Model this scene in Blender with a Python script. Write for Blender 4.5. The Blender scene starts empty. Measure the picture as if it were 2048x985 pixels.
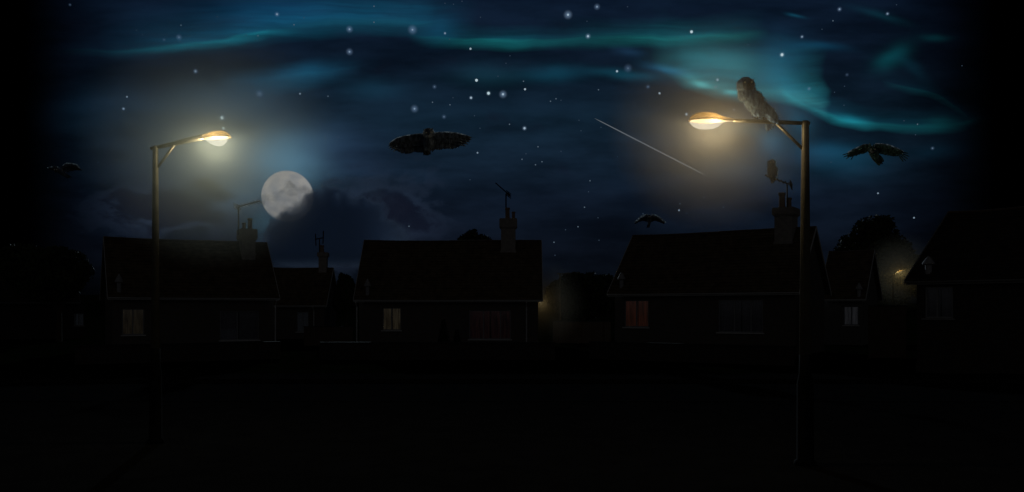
import bpy, bmesh, math, random
from mathutils import Vector, Matrix, noise as mnoise

random.seed(7)
sc = bpy.context.scene
COL = sc.collection
R = math.radians
# camera model: focal length in photo pixels, picture centre column, horizon row, eye height
F, CX, HY, CZ = 1773.0, 1024.0, 620.0, 2.6


def at(px, py, Y):
    return Vector(((px - CX) / F * Y, Y, CZ + (HY - py) / F * Y))


def ray(px, py):
    return Vector(((px - CX) / F, 1.0, (HY - py) / F))


def lin(c):
    return tuple(((v / 255) / 12.92 if v / 255 <= 0.04045 else ((v / 255 + 0.055) / 1.055) ** 2.4) for v in c)


# ------------------------------------------------------------------ materials
def nt(mat):
    mat.use_nodes = True
    t = mat.node_tree
    t.nodes.clear()
    return t, t.nodes, t.links


def principled(name, base, rough=0.8, metallic=0.0, bump=None, var=None, spec=0.3, sheen=0.0):
    """base colour with two-scale noise variation and noise bump; all object-space procedural"""
    m = bpy.data.materials.new(name)
    t, N, L = nt(m)
    out = N.new('ShaderNodeOutputMaterial')
    b = N.new('ShaderNodeBsdfPrincipled')
    b.inputs['Roughness'].default_value = rough
    b.inputs['Metallic'].default_value = metallic
    b.inputs['Specular IOR Level'].default_value = spec
    b.inputs['Sheen Weight'].default_value = sheen
    L.new(b.outputs[0], out.inputs[0])
    tc = N.new('ShaderNodeTexCoord')
    if var:
        scale, lo, hi = var
        n = N.new('ShaderNodeTexNoise')
        n.inputs['Scale'].default_value = scale
        n.inputs['Detail'].default_value = 6
        n.inputs['Roughness'].default_value = 0.65
        L.new(tc.outputs['Object'], n.inputs['Vector'])
        cr = N.new('ShaderNodeValToRGB')
        cr.color_ramp.elements[0].position = 0.3
        cr.color_ramp.elements[1].position = 0.7
        cr.color_ramp.elements[0].color = tuple(c * lo for c in base) + (1,)
        cr.color_ramp.elements[1].color = tuple(c * hi for c in base) + (1,)
        L.new(n.outputs[0], cr.inputs[0])
        L.new(cr.outputs[0], b.inputs['Base Color'])
    else:
        b.inputs['Base Color'].default_value = tuple(base) + (1,)
    if bump:
        bs, st = bump
        n2 = N.new('ShaderNodeTexNoise')
        n2.inputs['Scale'].default_value = bs
        n2.inputs['Detail'].default_value = 5
        L.new(tc.outputs['Object'], n2.inputs['Vector'])
        bp = N.new('ShaderNodeBump')
        bp.inputs['Strength'].default_value = st
        bp.inputs['Distance'].default_value = 0.03
        L.new(n2.outputs[0], bp.inputs['Height'])
        L.new(bp.outputs[0], b.inputs['Normal'])
    return m


def brick_mat(name, c1, c2, mortar):
    m = bpy.data.materials.new(name)
    t, N, L = nt(m)
    out = N.new('ShaderNodeOutputMaterial')
    b = N.new('ShaderNodeBsdfPrincipled')
    b.inputs['Roughness'].default_value = 0.9
    b.inputs['Specular IOR Level'].default_value = 0.2
    L.new(b.outputs[0], out.inputs[0])
    tc = N.new('ShaderNodeTexCoord')
    sp = N.new('ShaderNodeSeparateXYZ')
    L.new(tc.outputs['Object'], sp.inputs[0])
    ad = N.new('ShaderNodeMath'); ad.operation = 'ADD'
    L.new(sp.outputs[0], ad.inputs[0]); L.new(sp.outputs[1], ad.inputs[1])
    cb = N.new('ShaderNodeCombineXYZ')
    L.new(ad.outputs[0], cb.inputs[0]); L.new(sp.outputs[2], cb.inputs[1])
    br = N.new('ShaderNodeTexBrick')
    br.inputs['Scale'].default_value = 4.4
    br.inputs['Color1'].default_value = c1 + (1,)
    br.inputs['Color2'].default_value = c2 + (1,)
    br.inputs['Mortar'].default_value = mortar + (1,)
    br.inputs['Mortar Size'].default_value = 0.03
    br.inputs['Row Height'].default_value = 0.33
    br.inputs['Brick Width'].default_value = 1.0
    L.new(cb.outputs[0], br.inputs['Vector'])
    L.new(br.outputs[0], b.inputs['Base Color'])
    bp = N.new('ShaderNodeBump'); bp.inputs['Strength'].default_value = 0.4; bp.inputs['Distance'].default_value = 0.01
    bp.invert = True
    L.new(br.outputs[1], bp.inputs['Height'])
    L.new(bp.outputs[0], b.inputs['Normal'])
    return m


def emit(name, col, strength, sampled=False):
    m = bpy.data.materials.new(name)
    t, N, L = nt(m)
    out = N.new('ShaderNodeOutputMaterial')
    e = N.new('ShaderNodeEmission')
    e.inputs[0].default_value = tuple(col) + (1,)
    e.inputs[1].default_value = strength
    L.new(e.outputs[0], out.inputs[0])
    if not sampled:
        m.cycles.emission_sampling = 'NONE'
    return m


def curtain_mat(name, c_hi, c_lo, strength):
    """lit curtain cloth: glows with the room light behind it, woven folds let more or less through"""
    m = bpy.data.materials.new(name)
    t, N, L = nt(m)
    out = N.new('ShaderNodeOutputMaterial')
    e = N.new('ShaderNodeEmission')
    tc = N.new('ShaderNodeTexCoord')
    mp = N.new('ShaderNodeMapping')
    mp.inputs['Scale'].default_value = (1, 1, 0.12)
    L.new(tc.outputs['Object'], mp.inputs[0])
    n = N.new('ShaderNodeTexNoise')
    n.inputs['Scale'].default_value = 7
    n.inputs['Detail'].default_value = 3
    L.new(mp.outputs[0], n.inputs['Vector'])
    cr = N.new('ShaderNodeValToRGB')
    cr.color_ramp.elements[0].position = 0.3
    cr.color_ramp.elements[1].position = 0.68
    cr.color_ramp.elements[0].color = lin(c_lo) + (1,)
    cr.color_ramp.elements[1].color = lin(c_hi) + (1,)
    L.new(n.outputs[0], cr.inputs[0])
    L.new(cr.outputs[0], e.inputs[0])
    e.inputs[1].default_value = strength
    L.new(e.outputs[0], out.inputs[0])
    m.cycles.emission_sampling = 'NONE'
    return m


def glass_mat():
    m = bpy.data.materials.new('window_glass')
    t, N, L = nt(m)
    out = N.new('ShaderNodeOutputMaterial')
    mx = N.new('ShaderNodeMixShader')
    mx.inputs[0].default_value = 0.12
    tr = N.new('ShaderNodeBsdfTransparent')
    gl = N.new('ShaderNodeBsdfGlossy')
    gl.inputs['Roughness'].default_value = 0.08
    gl.inputs[0].default_value = (0.8, 0.85, 0.95, 1)
    L.new(tr.outputs[0], mx.inputs[1]); L.new(gl.outputs[0], mx.inputs[2])
    L.new(mx.outputs[0], out.inputs[0])
    return m


def amber_mat(name, col, trans):
    """amber moulded plastic hood of a lamp: part of the lamp light passes through it"""
    m = bpy.data.materials.new(name)
    t, N, L = nt(m)
    out = N.new('ShaderNodeOutputMaterial')
    mx = N.new('ShaderNodeMixShader'); mx.inputs[0].default_value = trans
    b = N.new('ShaderNodeBsdfPrincipled')
    b.inputs['Base Color'].default_value = col + (1,)
    b.inputs['Roughness'].default_value = 0.45
    tl = N.new('ShaderNodeBsdfTranslucent'); tl.inputs[0].default_value = col + (1,)
    mx2 = N.new('ShaderNodeMixShader'); mx2.inputs[0].default_value = 0.14
    L.new(b.outputs[0], mx2.inputs[1]); L.new(tl.outputs[0], mx2.inputs[2])
    tp = N.new('ShaderNodeBsdfTransparent'); tp.inputs[0].default_value = (0.92, 0.86, 0.74, 1)
    L.new(mx2.outputs[0], mx.inputs[1]); L.new(tp.outputs[0], mx.inputs[2])
    L.new(mx.outputs[0], out.inputs[0])
    return m


def lens_mat(name, col, strength):
    """glowing frosted bowl that still lets the bulb's light out"""
    m = bpy.data.materials.new(name)
    t, N, L = nt(m)
    out = N.new('ShaderNodeOutputMaterial')
    ad = N.new('ShaderNodeAddShader')
    e = N.new('ShaderNodeEmission'); e.inputs[0].default_value = col + (1,); e.inputs[1].default_value = strength
    tp = N.new('ShaderNodeBsdfTransparent'); tp.inputs[0].default_value = (0.8, 0.8, 0.78, 1)
    L.new(e.outputs[0], ad.inputs[0]); L.new(tp.outputs[0], ad.inputs[1])
    L.new(ad.outputs[0], out.inputs[0])
    m.cycles.emission_sampling = 'NONE'
    return m


def glow_volume(name, col, strength, radius):
    """star halo: soft glow added as an emission-only volume"""
    m = bpy.data.materials.new(name)
    t, N, L = nt(m)
    out = N.new('ShaderNodeOutputMaterial')
    e = N.new('ShaderNodeEmission'); e.inputs[0].default_value = tuple(col) + (1,); e.inputs[1].default_value = strength
    tc = N.new('ShaderNodeTexCoord')
    ln = N.new('ShaderNodeVectorMath'); ln.operation = 'LENGTH'
    L.new(tc.outputs['Object'], ln.inputs[0])
    mr = N.new('ShaderNodeMapRange')
    mr.inputs['From Max'].default_value = radius
    mr.inputs['To Min'].default_value = 1; mr.inputs['To Max'].default_value = 0
    L.new(ln.outputs['Value'], mr.inputs[0])
    pw = N.new('ShaderNodeMath'); pw.operation = 'POWER'; pw.inputs[1].default_value = 1.6
    L.new(mr.outputs[0], pw.inputs[0])
    mu = N.new('ShaderNodeMath'); mu.operation = 'MULTIPLY'; mu.inputs[1].default_value = strength
    L.new(pw.outputs[0], mu.inputs[0])
    L.new(mu.outputs[0], e.inputs[1])
    L.new(e.outputs[0], out.inputs['Volume'])
    return m


def mist_volume(name, radius, density, power, col=(0.9, 0.95, 1.0)):
    m = bpy.data.materials.new(name)
    t, N, L = nt(m)
    out = N.new('ShaderNodeOutputMaterial')
    pv = N.new('ShaderNodeVolumePrincipled')
    pv.inputs['Color'].default_value = col + (1,)
    pv.inputs['Anisotropy'].default_value = 0.0
    tc = N.new('ShaderNodeTexCoord')
    ln = N.new('ShaderNodeVectorMath'); ln.operation = 'LENGTH'
    L.new(tc.outputs['Object'], ln.inputs[0])
    mr = N.new('ShaderNodeMapRange')
    mr.inputs['From Min'].default_value = 0; mr.inputs['From Max'].default_value = radius
    mr.inputs['To Min'].default_value = 1; mr.inputs['To Max'].default_value = 0
    L.new(ln.outputs['Value'], mr.inputs[0])
    pw = N.new('ShaderNodeMath'); pw.operation = 'POWER'; pw.inputs[1].default_value = power
    L.new(mr.outputs[0], pw.inputs[0])
    hole = N.new('ShaderNodeMapRange'); hole.inputs['From Min'].default_value = .10; hole.inputs['From Max'].default_value = .34
    L.new(ln.outputs['Value'], hole.inputs[0])           # the sealed lamp bowl holds no mist
    m1 = N.new('ShaderNodeMath'); m1.operation = 'MULTIPLY'
    L.new(pw.outputs[0], m1.inputs[0]); L.new(hole.outputs[0], m1.inputs[1])
    mu = N.new('ShaderNodeMath'); mu.operation = 'MULTIPLY'; mu.inputs[1].default_value = density
    L.new(m1.outputs[0], mu.inputs[0])
    L.new(mu.outputs[0], pv.inputs['Density'])
    L.new(pv.outputs[0], out.inputs['Volume'])
    return m


M = {}
M['wall'] = brick_mat('dull_brick', (0.115, 0.10, 0.09), (0.155, 0.135, 0.12), (0.18, 0.17, 0.16))
M['dark_brick'] = brick_mat('shaded_brick', (0.05, 0.043, 0.04), (0.07, 0.06, 0.055), (0.08, 0.075, 0.07))  # brick copy with the darkness of edge houses and garden walls put in
M['render_wall'] = principled('grey_render', (0.17, 0.165, 0.16), 0.9, var=(3, 0.8, 1.1), bump=(40, 0.3))
M['tile'] = principled('brown_roof_tile', (0.17, 0.125, 0.08), 0.85, var=(2.3, 0.45, 1.35), bump=(30, 0.4))
M['slate'] = principled('shaded_slate', (0.075, 0.062, 0.048), 0.85, var=(2.3, 0.5, 1.3), bump=(30, 0.4))  # roof copy darkened in colour to sink the edge houses into shade
M['grey_trim'] = principled('shaded_grey_trim', (0.30, 0.30, 0.32), 0.6, var=(5, 0.8, 1.1))  # trim copy darkened so the edge houses fall into shade
M['ridge'] = principled('ridge_tile_clay', (0.15, 0.10, 0.075), 0.85, var=(3, 0.7, 1.2))
M['trim'] = principled('white_painted_trim', (0.74, 0.74, 0.76), 0.5, var=(5, 0.85, 1.05))
M['frame'] = principled('window_frame_paint', (0.36, 0.37, 0.41), 0.5, var=(8, 0.85, 1.05))
M['chimney'] = principled('chimney_render', (0.42, 0.38, 0.36), 0.9, var=(4, 0.7, 1.15), bump=(25, 0.5))
M['pot'] = principled('clay_pot', (0.36, 0.25, 0.20), 0.85, var=(6, 0.75, 1.15))
M['metal'] = principled('dark_aluminium', (0.04, 0.04, 0.04), 0.5, metallic=0.6, var=(20, 0.8, 1.1))
M['lead'] = principled('lead_grey', (0.42, 0.42, 0.45), 0.7, var=(12, 0.8, 1.1))
M['glass'] = glass_mat()
M['room'] = principled('dark_room', (0.08, 0.07, 0.06), 0.9, var=(2, 0.8, 1.1))
M['dark_curtain'] = principled('unlit_curtain', (0.30, 0.30, 0.36), 0.9, var=(7, 0.7, 1.2))
M['pole'] = principled('weathered_lamp_post', (0.42, 0.36, 0.25), 0.42, metallic=0.5, var=(6, 0.75, 1.15), bump=(30, 0.15), spec=0.5)
M['leaf'] = principled('tree_leaf', (0.055, 0.075, 0.030), 0.7, var=(1.3, 0.5, 1.5))
M['conifer'] = principled('conifer_leaf', (0.035, 0.055, 0.030), 0.8, var=(1.5, 0.6, 1.4))
M['bark'] = principled('bark', (0.09, 0.07, 0.05), 0.9, var=(5, 0.6, 1.3), bump=(20, 0.6))
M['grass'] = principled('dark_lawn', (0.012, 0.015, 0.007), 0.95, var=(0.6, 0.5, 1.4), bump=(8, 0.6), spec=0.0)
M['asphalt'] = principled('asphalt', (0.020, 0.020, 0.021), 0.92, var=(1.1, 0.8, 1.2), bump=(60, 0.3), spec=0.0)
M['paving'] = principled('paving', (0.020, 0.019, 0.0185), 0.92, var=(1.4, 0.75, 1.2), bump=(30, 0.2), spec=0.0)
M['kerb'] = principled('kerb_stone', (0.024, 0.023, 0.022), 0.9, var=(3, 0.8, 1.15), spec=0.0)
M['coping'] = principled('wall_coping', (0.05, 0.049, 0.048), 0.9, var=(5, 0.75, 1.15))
M['fence'] = principled('fence_board', (0.15, 0.11, 0.08), 0.9, var=(4, 0.7, 1.2), bump=(25, 0.4))
M['horn'] = principled('beak_horn', (0.05, 0.045, 0.04), 0.4, var=(20, 0.8, 1.2))
M['eye'] = principled('owl_eye', (0.85, 0.85, 0.72), 0.08, var=(40, 0.9, 1.05), spec=0.8)


def feather_mat(name, dark, light, buff=None, sheen=0.4):
    m = bpy.data.materials.new(name)
    t, N, L = nt(m)
    out = N.new('ShaderNodeOutputMaterial')
    b = N.new('ShaderNodeBsdfPrincipled')
    b.inputs['Roughness'].default_value = 0.75
    b.inputs['Specular IOR Level'].default_value = 0.25
    b.inputs['Sheen Weight'].default_value = sheen
    L.new(b.outputs[0], out.inputs[0])
    tc = N.new('ShaderNodeTexCoord')
    mp = N.new('ShaderNodeMapping'); mp.inputs['Scale'].default_value = (1, 1, 0.28)
    mp.inputs['Rotation'].default_value = (0, R(-28), 0)
    L.new(tc.outputs['Object'], mp.inputs[0])
    n = N.new('ShaderNodeTexNoise'); n.inputs['Scale'].default_value = 26; n.inputs['Detail'].default_value = 5
    L.new(mp.outputs[0], n.inputs['Vector'])
    cr = N.new('ShaderNodeValToRGB')
    cr.color_ramp.elements[0].position = 0.36; cr.color_ramp.elements[1].position = 0.66
    cr.color_ramp.elements[0].color = dark + (1,); cr.color_ramp.elements[1].color = light + (1,)
    L.new(n.outputs[0], cr.inputs[0])
    if buff:
        col, axis, lo, hi = buff            # breast patch: buff plumage and the lamp's warm light painted together
        dp = N.new('ShaderNodeVectorMath'); dp.operation = 'DOT_PRODUCT'
        dp.inputs[1].default_value = axis
        L.new(tc.outputs['Object'], dp.inputs[0])
        mr = N.new('ShaderNodeMapRange'); mr.inputs['From Min'].default_value = lo; mr.inputs['From Max'].default_value = hi
        L.new(dp.outputs['Value'], mr.inputs[0])
        mu = N.new('ShaderNodeMath'); mu.operation = 'MULTIPLY'
        L.new(mr.outputs[0], mu.inputs[0]); L.new(n.outputs[0], mu.inputs[1])
        mx = N.new('ShaderNodeMix'); mx.data_type = 'RGBA'
        mx.inputs['B'].default_value = col + (1,)
        L.new(mu.outputs[0], mx.inputs['Factor']); L.new(cr.outputs[0], mx.inputs['A'])
        L.new(mx.outputs['Result'], b.inputs['Base Color'])
    else:
        L.new(cr.outputs[0], b.inputs['Base Color'])
    return m


# ------------------------------------------------------------------ mesh builder
class MB:
    def __init__(s):
        s.v, s.f = [], []

    def add(s, vs, fs):
        k = len(s.v)
        s.v += [Vector(p) for p in vs]
        s.f += [tuple(i + k for i in f) for f in fs]
        return s

    def box(s, lo, hi, mat=None):
        x0, y0, z0 = lo; x1, y1, z1 = hi
        vs = [Vector(p) for p in ((x0, y0, z0), (x1, y0, z0), (x1, y1, z0), (x0, y1, z0), (x0, y0, z1), (x1, y0, z1), (x1, y1, z1), (x0, y1, z1))]
        if mat:
            vs = [mat @ p for p in vs]
        return s.add(vs, [(0, 3, 2, 1), (4, 5, 6, 7), (0, 1, 5, 4), (1, 2, 6, 5), (2, 3, 7, 6), (3, 0, 4, 7)])

    def tube(s, pts, rad, n=10, cap=True, flat=None):
        pts = [Vector(p) for p in pts]
        if not isinstance(rad, (list, tuple)):
            rad = [rad] * len(pts)
        rings = []
        prev = None
        for i, p in enumerate(pts):
            d = (pts[min(i + 1, len(pts) - 1)] - pts[max(i - 1, 0)])
            d = d.normalized() if d.length > 1e-9 else Vector((0, 0, 1))
            if prev is None:
                a = Vector((0, 1, 0)) if abs(d.y) < 0.9 else Vector((1, 0, 0))
            else:
                a = prev
            u = (a - d * a.dot(d)).normalized()
            prev = u
            w = d.cross(u)
            k1 = flat if flat else 1.0
            rings.append([p + (u * math.cos(2 * math.pi * j / n) * k1 + w * math.sin(2 * math.pi * j / n)) * rad[i] for j in range(n)])
        return s.rings(rings, cap)

    def rings(s, rings, cap=True, closed=True):
        n = len(rings[0])
        vs = [p for r in rings for p in r]
        fs = []
        m = n if closed else n - 1
        for i in range(len(rings) - 1):
            for j in range(m):
                a, b = i * n + j, i * n + (j + 1) % n
                fs.append((a, b, b + n, a + n))
        if cap:
            fs.append(tuple(range(n - 1, -1, -1)))
            fs.append(tuple((len(rings) - 1) * n + j for j in range(n)))
        return s.add(vs, fs)

    def ell(s, c, r, rot=None, nu=16, nv=10):
        c = Vector(c)
        vs, fs = [], []
        for i in range(nv + 1):
            th = math.pi * i / nv
            for j in range(nu):
                ph = 2 * math.pi * j / nu
                p = Vector((r[0] * math.sin(th) * math.cos(ph), r[1] * math.sin(th) * math.sin(ph), r[2] * math.cos(th)))
                if rot:
                    p = rot @ p
                vs.append(c + p)
        for i in range(nv):
            for j in range(nu):
                a, b = i * nu + j, i * nu + (j + 1) % nu
                fs.append((a, a + nu, b + nu, b))
        return s.add(vs, fs)

    def lathe(s, c, prof, n=14):
        c = Vector(c)
        return s.rings([[c + Vector((r * math.cos(2 * math.pi * j / n), r * math.sin(2 * math.pi * j / n), z)) for j in range(n)] for r, z in prof])

    def blade(s, a, b, side, w, th=0.006, bend=None):
        """one feather: slim lens-section blade from a to b, half width w along side"""
        a, b = Vector(a), Vector(b)
        d = b - a
        sd = (side - d.normalized() * side.dot(d.normalized())).normalized()
        up = d.normalized().cross(sd)
        st = [(0, .55), (.3, 1), (.6, 1), (.82, .85), (.95, .5), (1, .08)]
        rings = []
        for t, k in st:
            p = a + d * t + (bend * (t * t) if bend else Vector())
            rings.append([p + sd * w * k, p + up * th * max(k, .4), p - sd * w * k, p - up * th * max(k, .4)])
        return s.rings(rings)

    def vane(s, a, b, side, w):
        """a wisp of down: one thin leaf-shaped vane"""
        a, b = Vector(a), Vector(b)
        d = (b - a)
        sd = (side - d.normalized() * side.dot(d.normalized())).normalized() * w
        return s.add([a, a + d * .35 - sd, a + d * .75 - sd * .8, b, a + d * .75 + sd * .8, a + d * .35 + sd], [(0, 1, 2, 3, 4, 5)])

    def build(s, name, mat, parent=None, inv=None, smooth=False, weld=False, extra=None):
        me = bpy.data.meshes.new(name)
        vs = [inv @ p for p in s.v] if inv else s.v
        me.from_pydata([tuple(p) for p in vs], [], s.f)
        if weld:
            bm = bmesh.new(); bm.from_mesh(me)
            bmesh.ops.remove_doubles(bm, verts=bm.verts, dist=1e-5)
            bm.to_mesh(me); bm.free()
        bm = bmesh.new(); bm.from_mesh(me)
        bmesh.ops.recalc_face_normals(bm, faces=bm.faces)
        bm.to_mesh(me); bm.free()
        if smooth:
            me.polygons.foreach_set('use_smooth', [True] * len(me.polygons))
        me.materials.append(mat)
        if extra:
            me.materials.append(extra[0])
            for p in me.polygons:
                if p.index >= extra[1]: p.material_index = 1
        o = bpy.data.objects.new(name, me)
        COL.objects.link(o)
        if parent:
            o.parent = parent
        return o


def remeshed(mb, voxel):
    """fuse overlapping pieces into one continuous skin, returned as vertex/face lists"""
    me = bpy.data.meshes.new('tmp')
    me.from_pydata([tuple(p) for p in mb.v], [], mb.f)
    o = bpy.data.objects.new('tmp', me)
    COL.objects.link(o)
    md = o.modifiers.new('r', 'REMESH'); md.mode = 'VOXEL'; md.voxel_size = voxel
    sm = o.modifiers.new('s', 'SMOOTH'); sm.iterations = 4; sm.factor = 0.5
    dg = bpy.context.evaluated_depsgraph_get()
    e = o.evaluated_get(dg).to_mesh()
    vs = [v.co.copy() for v in e.vertices]
    fs = [tuple(p.vertices) for p in e.polygons]
    nr = [(p.center.copy(), p.normal.copy()) for p in e.polygons]
    bpy.data.objects.remove(o); bpy.data.meshes.remove(me)
    return vs, fs, nr


def tag(o, label=None, cat=None, group=None, kind=None):
    if label: o['label'] = label
    if cat: o['category'] = cat
    if group: o['group'] = group
    if kind: o['kind'] = kind
    return o


def empty(name, loc, yaw=0, label=None, cat=None, group=None):
    o = bpy.data.objects.new(name, None)
    o.empty_display_size = 0.3
    COL.objects.link(o)
    o.location = loc
    o.rotation_euler = (0, 0, yaw)
    return tag(o, label, cat, group)


# ------------------------------------------------------------------ camera
cam = bpy.data.cameras.new('camera')
cam.sensor_width = 36
cam.lens = 36 * F / 2048
cam.shift_y = (HY - 492.5) / 2048
cam.clip_end = 20000
co = bpy.data.objects.new('camera', cam)
COL.objects.link(co)
co.location = (0, 0, CZ)
co.rotation_euler = (R(90), 0, 0)
sc.camera = co

# ------------------------------------------------------------------ night sky (world, by direction)
W = bpy.data.worlds.new('World')
sc.world = W
W.use_nodes = True
wt = W.node_tree
wt.nodes.clear()
WN, WL = wt.nodes, wt.links


def wmath(op, a, b=None, c=None, clamp=False):
    n = WN.new('ShaderNodeMath'); n.operation = op; n.use_clamp = clamp
    for i, x in enumerate((a, b, c)):
        if x is None: continue
        if isinstance(x, (int, float)): n.inputs[i].default_value = x
        else: WL.new(x, n.inputs[i])
    return n.outputs[0]


def wvec(op, a, b=None, c=None):
    n = WN.new('ShaderNodeVectorMath'); n.operation = op
    for i, x in enumerate((a, b, c)):
        if x is None: continue
        if isinstance(x, (tuple, list)): n.inputs[i].default_value = x
        else: WL.new(x, n.inputs[i])
    return n.outputs['Value'] if op in ('DOT_PRODUCT', 'LENGTH') else n.outputs[0]


def wrange(x, a, b, c=0.0, d=1.0, smooth=True):
    n = WN.new('ShaderNodeMapRange')
    n.interpolation_type = 'SMOOTHSTEP' if smooth else 'LINEAR'
    n.inputs[1].default_value, n.inputs[2].default_value, n.inputs[3].default_value, n.inputs[4].default_value = a, b, c, d
    WL.new(x, n.inputs[0])
    return n.outputs[0]


def wramp(x, stops, interp='EASE'):
    n = WN.new('ShaderNodeValToRGB')
    cr = n.color_ramp
    cr.interpolation = interp
    while len(cr.elements) < len(stops):
        cr.elements.new(0.5)
    for e, (p, c) in zip(cr.elements, stops):
        e.position = p
        e.color = tuple(c) + (1,)
    WL.new(x, n.inputs[0])
    return n.outputs[0]


def wcurve(x, pts):
    n = WN.new('ShaderNodeFloatCurve')
    c = n.mapping.curves[0]
    n.mapping.use_clip = False
    pts = sorted(pts)
    c.points[0].location = pts[0]
    c.points[1].location = pts[-1]
    for p in pts[1:-1]:
        c.points.new(*p)
    for p in c.points:
        p.handle_type = 'AUTO_CLAMPED'
    n.mapping.update()
    WL.new(x, n.inputs['Value'])
    return n.outputs[0]


def wnoise(vec, scale3, detail=4, rough=0.55, loc=(0, 0, 0)):
    mp = WN.new('ShaderNodeMapping')
    mp.inputs['Scale'].default_value = scale3
    mp.inputs['Location'].default_value = loc
    WL.new(vec, mp.inputs[0])
    n = WN.new('ShaderNodeTexNoise')
    n.inputs['Scale'].default_value = 1
    n.inputs['Detail'].default_value = detail
    n.inputs['Roughness'].default_value = rough
    WL.new(mp.outputs[0], n.inputs['Vector'])
    return n.outputs[0], n.outputs[1]


tcw = WN.new('ShaderNodeTexCoord')
sp = WN.new('ShaderNodeSeparateXYZ')
WL.new(tcw.outputs['Generated'], sp.inputs[0])
ysafe = wmath('MAXIMUM', wmath('ABSOLUTE', sp.outputs[1]), 0.05)
U = wmath('DIVIDE', sp.outputs[0], ysafe)
V = wmath('DIVIDE', sp.outputs[2], ysafe)
PX = wmath('MULTIPLY_ADD', U, F, CX)            # sky angle, in tangent units of 1/1773
PY = wmath('MULTIPLY_ADD', V, -F, HY)
cb = WN.new('ShaderNodeCombineXYZ')
WL.new(PX, cb.inputs[0]); WL.new(PY, cb.inputs[1])
P0 = cb.outputs[0]
# soft domain warp
_, nc = wnoise(P0, (1 / 190, 1 / 95, 1), 3, 0.5)
Wp = wvec('MULTIPLY_ADD', wvec('SUBTRACT', nc, (0.5, 0.5, 0.5)), (70, 34, 0), P0)
sw = WN.new('ShaderNodeSeparateXYZ'); WL.new(Wp, sw.inputs[0])
WX, WY = sw.outputs[0], sw.outputs[1]

S = lambda *c: lin(c)
base = wramp(wmath('DIVIDE', PY, 640, clamp=True),
             [(0.0, S(13, 25, 42)), (0.2, S(12, 23, 37)), (0.38, S(16, 32, 46)), (0.5, S(19, 33, 48)), (0.62, S(14, 23, 36)), (0.78, S(9, 14, 23)), (1.0, S(6, 9, 12))], 'LINEAR')
acc = base
# brightness mottling
mot, _ = wnoise(P0, (1 / 230, 1 / 60, 1), 4, 0.55, (3, 9, 0))
motr = wrange(mot, 0.25, 0.75, 0.55, 1.4)
acc = wvec('MULTIPLY', acc, motr)


def blob(cx, cy, rx, ry, ang, col, k=1.0, src=None):
    global acc
    mp = WN.new('ShaderNodeMapping'); mp.vector_type = 'TEXTURE'
    mp.inputs['Location'].default_value = (cx, cy, 0)
    mp.inputs['Rotation'].default_value = (0, 0, R(ang))
    mp.inputs['Scale'].default_value = (rx, ry, 1)
    WL.new(src or Wp, mp.inputs[0])
    d = wvec('DOT_PRODUCT', mp.outputs[0], mp.outputs[0])
    g = wmath('POWER', 0.06, d)
    c = tuple(v * k for v in lin(col))
    acc = wvec('MULTIPLY_ADD', g, c, acc)


streak, _ = wnoise(Wp, (1 / 260, 1 / 16, 1), 4, 0.6, (1, 5, 0))
streak = wrange(streak, 0.3, 0.72, 0.65, 1.25)


def stroke(x0, x1, line, amp, up, low, edge, top, k=1.0):
    """aurora curtain: crisp lower edge along line, fading upwards"""
    global acc
    xn = wrange(WX, x0, x1, 0, 1, smooth=False)
    ys = [p[1] for p in line]
    y0, y1 = min(ys) - 5, max(ys) + 5
    fy = wcurve(xn, [((x - x0) / (x1 - x0), (y - y0) / (y1 - y0)) for x, y in line])
    fy = wmath('MULTIPLY_ADD', fy, y1 - y0, y0)
    a = wcurve(xn, [((x - x0) / (x1 - x0), v) for x, v in amp])
    d = wmath('SUBTRACT', WY, fy)
    t = wrange(d, -up, low, 0, 1, smooth=False)
    e = up / (up + low)
    col = wramp(t, [(0, (0, 0, 0)), (e * 0.5, tuple(v * 0.35 for v in lin(top))), (e * 0.82, tuple(v * .8 for v in lin(top))), (e * 0.96, lin(edge)), (min(e + (1 - e) * .25, .99), tuple(v * .7 for v in lin(edge))), (1, (0, 0, 0))], 'LINEAR')
    f = wmath('MULTIPLY', wmath('MULTIPLY', a, streak), k)
    acc = wvec('MULTIPLY_ADD', col, f, acc)


# top left ribbon
stroke(100, 620, [(100, 100), (200, 100), (300, 97), (400, 90), (480, 77), (560, 64), (620, 56)], [(100, 0), (230, .2), (330, .55), (410, 1.0), (500, 1.0), (545, .5), (620, 0)], 34, 14, (14, 80, 90), (8, 44, 62))
stroke(200, 960, [(200, 100), (400, 88), (490, 74), (600, 58), (700, 50), (800, 46), (880, 52), (960, 64)], [(200, 0), (320, .35), (440, .6), (560, .85), (680, .95), (800, 1.0), (870, .5), (960, 0)], 95, 26, (10, 58, 72), (11, 66, 88))
# middle ribbon
stroke(820, 1240, [(820, 66), (900, 78), (1000, 82), (1100, 84), (1240, 86)], [(820, 0), (900, .45), (970, .8), (1020, 1.0), (1080, .6), (1150, .3), (1240, 0)], 34, 22, (14, 84, 86), (7, 54, 64), 1.15)
stroke(1080, 1540, [(1080, 82), (1250, 83), (1330, 82), (1420, 77), (1540, 66)], [(1080, 0), (1180, .35), (1260, .8), (1310, .95), (1400, .8), (1460, .6), (1540, 0)], 52, 20, (16, 76, 76), (12, 60, 66), 1.15)
# blue patch over the left lamp
stroke(440, 720, [(440, 160), (520, 158), (600, 150), (660, 140), (720, 132)], [(440, 0), (520, .7), (600, 1.0), (650, .55), (720, 0)], 34, 34, (18, 62, 82), (11, 50, 70))
blob(610, 142, 110, 26, -8, (10, 44, 60))
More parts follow.
